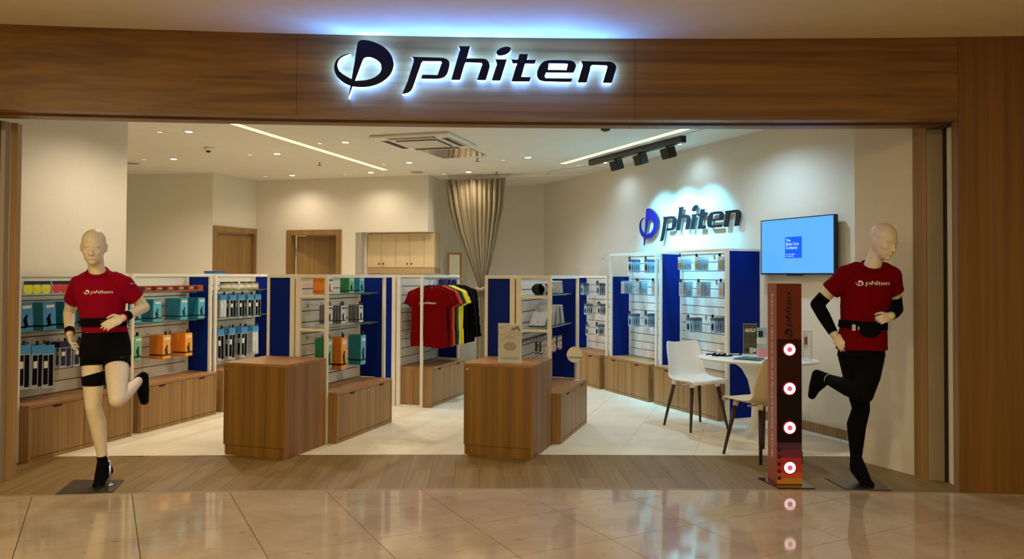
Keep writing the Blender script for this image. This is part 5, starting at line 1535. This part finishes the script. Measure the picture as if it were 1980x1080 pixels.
# belt, bands, socks
b = newbm(); loft(b, [(J(201, 613, .02), .150, .110, radians(18), 0), (J(201, 615, .02), .153, .112, radians(18), 0), (J(201, 628, .02), .153, .112, radians(18), 0), (J(201, 630, .02), .150, .110, radians(18), 0)]); bo = part('belt', b, 'fabric_black', mL, True)
pm = project_print('belt_print', logo_mesh(.04, 'pk_grey', .001), bo.data, J(190, 621, -.15), 0, .002); obj('belt_print', pm, bo)
b = newbm(); v = (elL - wrL).normalized(); limbs(b, [wrL + v * .012, wrL + v * .055], [.031, .034], 24, True, True); wb = part('wristband', b, 'fabric_black', mL, True)
b = newbm(); limbs(b, [wrL + v * .006, wrL + v * .0118], [.0305, .0315], 24, True, True); part('wristband_edge', b, 'red', wb, True)
b = newbm(); v = (elR - wrR).normalized(); limbs(b, [wrR + v * .010, wrR + v * .060], [.031, .035], 24, True, True); wb = part('wristband', b, 'fabric_black', mL, True)
b = newbm(); limbs(b, [wrR + v * .003, wrR + v * .0098], [.0305, .0315], 24, True, True); part('wristband_edge', b, 'red', wb, True)
th0 = hpL * .62 + knL * .38
b = newbm(); v = (knL - hpL).normalized(); p0, p1 = hpL + (knL - hpL) * .34, hpL + (knL - hpL) * .56
loft(b, [(p0, .080, .080, 0, 0), (p0 + Vector((0, 0, -.004)), .081, .081, 0, 0), (p1, .072, .072, 0, 0), (p1 + Vector((0, 0, -.003)), .070, .070, 0, 0)])
for v_ in b.verts:
    if v_.co.z > (p0.z + p1.z) / 2: v_.co.z += (v_.co.x - p0.x) * .28
part('thigh_band', b, 'fabric_black', mL, True)
def sock(b, an, heel, bl, toe, g_=.005, top=.0):
    k = (an - bl).normalized()
def sockL():
    b = newbm(); up = (knL - anL).normalized()
    limbs(b, [anL + up * .03, anL], [.037, .038], 24, True, False); limb(b, [anL, heelL], [.036, .032]); limb(b, [anL, (anL + ballL) / 2, ballL, toeL], [.036, .036, .036, .024]); limb(b, [heelL, ballL], [.027, .035]); return b
obj('sock', remesh(sockL(), .005, 'sock', 'fabric_black', 3), mL)
def sockR():
    b = newbm(); up = (knR - anR).normalized()
    limbs(b, [anR + up * .02, anR], [.037, .038], 24, True, False); limb(b, [anR, heelR], [.038, .036]); limb(b, [heelR, ballR, toeR], [.037, .041, .031]); limb(b, [anR, ballR], [.038, .038]); return b
obj('sock', remesh(sockR(), .005, 'sock', 'fabric_black', 3), mL)
# stand
c4 = [at(107, 957), at(218, 952), at(240, 929), at(170, 929)]
q_ = [c4[0], c4[1], at(240, 929), at(142, 929)]
toe_z = 0
b = newbm(); prism(b, [(p.x, p.y) for p in q_], .0005, .008); part('base_plate', b, 'steel', mL)
rb = at(213, 941); rb.z = .008
b = newbm(); pA = J(203, 870, .05); pB = Vector((rb.x - .004, rb.y, .17)); tube(b, [pA, (pA + pB) / 2, pB], .006, 10); frustum(b, pB, (rb.x, rb.y, .010), .0075, .0075, 12); part('support_rod', b, 'chrome', mL, True)
b = newbm(); frustum(b, (rb.x, rb.y, .0085), (rb.x, rb.y, .022), .022, .018, 20); part('rod_socket', b, 'chrome', mL, True)

# ---- right mannequin
D = 5.80; J = JP(D)
mR = thing('mannequin', 'running mannequin in red tee, black arm sleeves and leggings by the right entrance', 'mannequin', (0, 0, 0))
b = newbm()
head(b, J(1708, 466, -.05), radians(22), radians(18), 1.10)
limb(b, [J(1699, 484, .0), J(1690, 505, .02), J(1684, 524, .03)], [.058, .058, .068])
yw = radians(-6)
tor = [(J(1682, 526, .03), .11, .065), (J(1680, 538, .03), .175, .09), (J(1677, 560, .02), .170, .118), (J(1672, 592, .02), .148, .11), (J(1668, 630, .02), .140, .100), (J(1666, 660, .02), .155, .110), (J(1665, 688, .02), .160, .115)]
loft(b, [(c, rx, ry, yw, 0) for c, rx, ry in tor])
sA_, sB_ = J(1636, 530, .05), J(1723, 533, .0)
eA, wA = J(1580, 588, .14), J(1614, 648, .02)
eB, wB = J(1733, 597, .10), J(1722, 611, -.12)
limb(b, [J(1655, 526, .03), sA_, (sA_ + eA) / 2, eA], [.056, .055, .050, .043]); limb(b, [eA, eA * .62 + wA * .38, wA], [.043, .042, .028])
limb(b, [J(1706, 528, .02), sB_, (sB_ + eB) / 2, eB], [.053, .052, .048, .043]); limb(b, [eB, eB * .62 + wB * .38, wB], [.043, .040, .028])
hand(b, wA, J(1632, 672, -.04) - wA, (-.5, -.75, .35), -1, curl=.75, L=.18, thumb_out=.4)
hand(b, wB, J(1704, 617, -.16) - wB, (.2, -.9, .35), 1, curl=1.35, L=.165, thumb_out=.5)
hA, kA, aA = J(1648, 690, .03), J(1665, 790, .02), J(1655, 884, .04)
limb(b, [hA, (hA + kA) / 2, kA], [.092, .078, .056]); limb(b, [kA, kA * .66 + aA * .34 + Vector((-.012, .02, 0)), aA], [.056, .062, .036])
hC, kC, aC = J(1682, 690, .0), J(1671, 762, -.16), J(1597, 731, .18)
limb(b, [hC, (hC + kC) / 2, kC], [.094, .085, .058]); limb(b, [kC, kC * .60 + aC * .40, aC], [.056, .058, .034])
hlA, blA, toA = J(1654, 906, .07), J(1674, 931, -.02), J(1683, 937, -.07)
limb(b, [aA, hlA], [.036, .034]); limb(b, [aA, (aA + blA) / 2, blA, toA], [.037, .040, .036, .022]); limb(b, [hlA, blA], [.034, .036])
hlC, blC, toC = J(1580, 724, .22), J(1575, 750, .20), J(1570, 764, .18)
limb(b, [aC, hlC], [.036, .035]); limb(b, [hlC, blC, toC], [.035, .037, .027]); limb(b, [aC, blC], [.034, .034])
obj('body', remesh(b, .0042, 'body', 'mannequin', 3), mR)
b = newbm()
loft(b, [(J(1686, 513, .018), .078, .072, yw, .55), (J(1684, 519, .03), .118, .084, yw, .34), (J(1682, 526, .03), .165, .092, yw, .1), (J(1680, 538, .03), .188, .106, yw, 0), (J(1677, 560, .02), .184, .130, yw, 0), (J(1672, 592, .02), .168, .124, yw, 0),
         (J(1669, 626, .02), .160, .118, yw, 0), (J(1667, 650, .02), .172, .126, yw, 0), (J(1666, 675, .02), .180, .132, yw, 0)])
sleeve(b, J(1640, 530, .04), sA_ + (eA - sA_) * .56, .070, .073); sleeve(b, J(1718, 531, .0), sB_ + (eB - sB_) * .48, .070, .073); limb(b, [sA_, sA_ + (eA - sA_) * .3], [.070, .067]); limb(b, [sB_, sB_ + (eB - sB_) * .3], [.070, .068])
limb(b, [J(1656, 522, .03), J(1638, 529, .04)], [.062, .062]); limb(b, [J(1708, 522, .02), J(1720, 531, .0)], [.060, .060])
teem = remesh(b, .0055, 't_shirt', 'red2', 5, .012); ts = obj('t_shirt', teem, mR)
pm = project_print('chest_print', logo_mesh(.235, 'print', .0012), teem, J(1694, 548, -.13), radians(-4), .003); obj('chest_print', pm, ts)
b = newbm(); loft(b, [(J(1686, 511.5, .016), .079, .073, yw, .55), (J(1686, 514.5, .016), .083, .076, yw, .55)]); part('collar', b, 'red2', ts, True)
b = newbm()
loft(b, [(J(1666, 668, .02), .160, .114, yw, 0), (J(1665, 688, .02), .166, .120, yw, 0)])
g_ = .005
limb(b, [hA, (hA + kA) / 2, kA], [.092 + g_, .078 + g_, .056 + g_]); limb(b, [kA, kA * .66 + aA * .34 + Vector((-.012, .02, 0))], [.056 + g_, .062 + g_]); limbs(b, [kA * .66 + aA * .34 + Vector((-.012, .02, 0)), aA * .97 + kA * .03], [.062 + g_, .036 + g_], 24, False, True)
limb(b, [hC, (hC + kC) / 2, kC], [.094 + g_, .085 + g_, .058 + g_]); limb(b, [kC, kC * .60 + aC * .40], [.056 + g_, .058 + g_]); limbs(b, [kC * .60 + aC * .40, aC * .96 + kC * .04], [.058 + g_, .034 + g_], 24, False, True)
obj('leggings', remesh(b, .005, 'leggings', 'fabric_black', 4), mR)
for (s_, e0, w0, f0, nm) in ((sA_, eA, wA, .72, 'a'), (sB_, eB, wB, .62, 'b')):
    b = newbm(); top = s_ + (e0 - s_) * f0; rr = .050
    limbs(b, [top, e0], [rr, .048], 24, True, False); limbs(b, [e0, e0 * .62 + w0 * .38, e0 * .08 + w0 * .92], [.048, .047, .034], 24, False, True)
    obj('arm_sleeve', remesh(b, .0048, 'arm_sleeve', 'fabric_black', 3), mR)
def sockM(up, a_, hl, bl, to, foot2):
    b = newbm(); limbs(b, [a_ + up * .035, a_], [.041, .041], 24, True, False); limb(b, [a_, hl], [.041, .039]); limb(b, [hl, bl], [.039, .042]); limb(b, [bl, to], [.042, .029]); limb(b, [a_, (a_ + bl) / 2, bl], [.041, .043, .041]); return b
obj('sock', remesh(sockM((kA - aA).normalized() * .6, aA, hlA, blA, toA, 0), .005, 'sock', 'fabric_black', 3), mR)
obj('sock', remesh(sockM((kC - aC).normalized() * .6, aC, hlC, blC, toC, 0), .005, 'sock', 'fabric_black', 3), mR)
for a_, k_, r_ in ((aA, kA, .0405), (aC, kC, .0405)):
    up = (k_ - a_).normalized(); b = newbm(); limbs(b, [a_ + up * .024, a_ + up * .030], [r_, r_], 24, True, True); part('ankle_gap', b, 'mannequin', mR, True)
# waist pouch
b = newbm(); loft(b, [(J(1669, 620, .02), .166, .124, yw, 0), (J(1669, 622, .02), .169, .127, yw, 0), (J(1668, 633, .02), .171, .128, yw, 0), (J(1668, 635, .02), .168, .126, yw, 0)])
for v_ in b.verts: v_.co.z -= (v_.co.x - J(1668, 630).x) * .06
wb = part('waist_belt', b, 'fabric_black', mR, True)
b = newbm(); ball(b, J(1683, 638, -.115), (.085, .030, .052), 24, 14, Matrix.Rotation(radians(12), 3, 'Z')); part('pouch', b, 'fabric_black', wb, True)
b = newbm(); c_ = J(1651, 633, -.100); box(b, -.012, .012, -.006, .006, -.022, .022, .002); o_ = part('buckle', b, 'pk_grey2', wb); o_.location = c_; o_.rotation_euler = (0, 0, radians(-4))
b = newbm(); box(b, -.003, .003, -.004, .004, -.012, .012); o_ = part('zip_pull', b, 'pk_grey2', wb); o_.location = J(1660, 634, -.138)
qq = [at(1594, 924), at(1634, 946), at(1725, 949), at(1690, 924)]
b = newbm(); prism(b, [(p.x, p.y) for p in qq], .0005, .008); part('base_plate', b, 'steel', mR)
b = newbm(); pA = J(1661, 872, .06); rb = at(1664, 930); tube(b, [pA, Vector((pA.x + .02, pA.y + .03, .16)), Vector((rb.x + .012, pA.y + .03, .010))], .006, 10); part('support_rod', b, 'steel', mR, True)
b = newbm(); frustum(b, (rb.x + .012, pA.y + .03, .0085), (rb.x + .012, pA.y + .03, .02), .022, .018, 20); part('rod_socket', b, 'steel', mR, True)
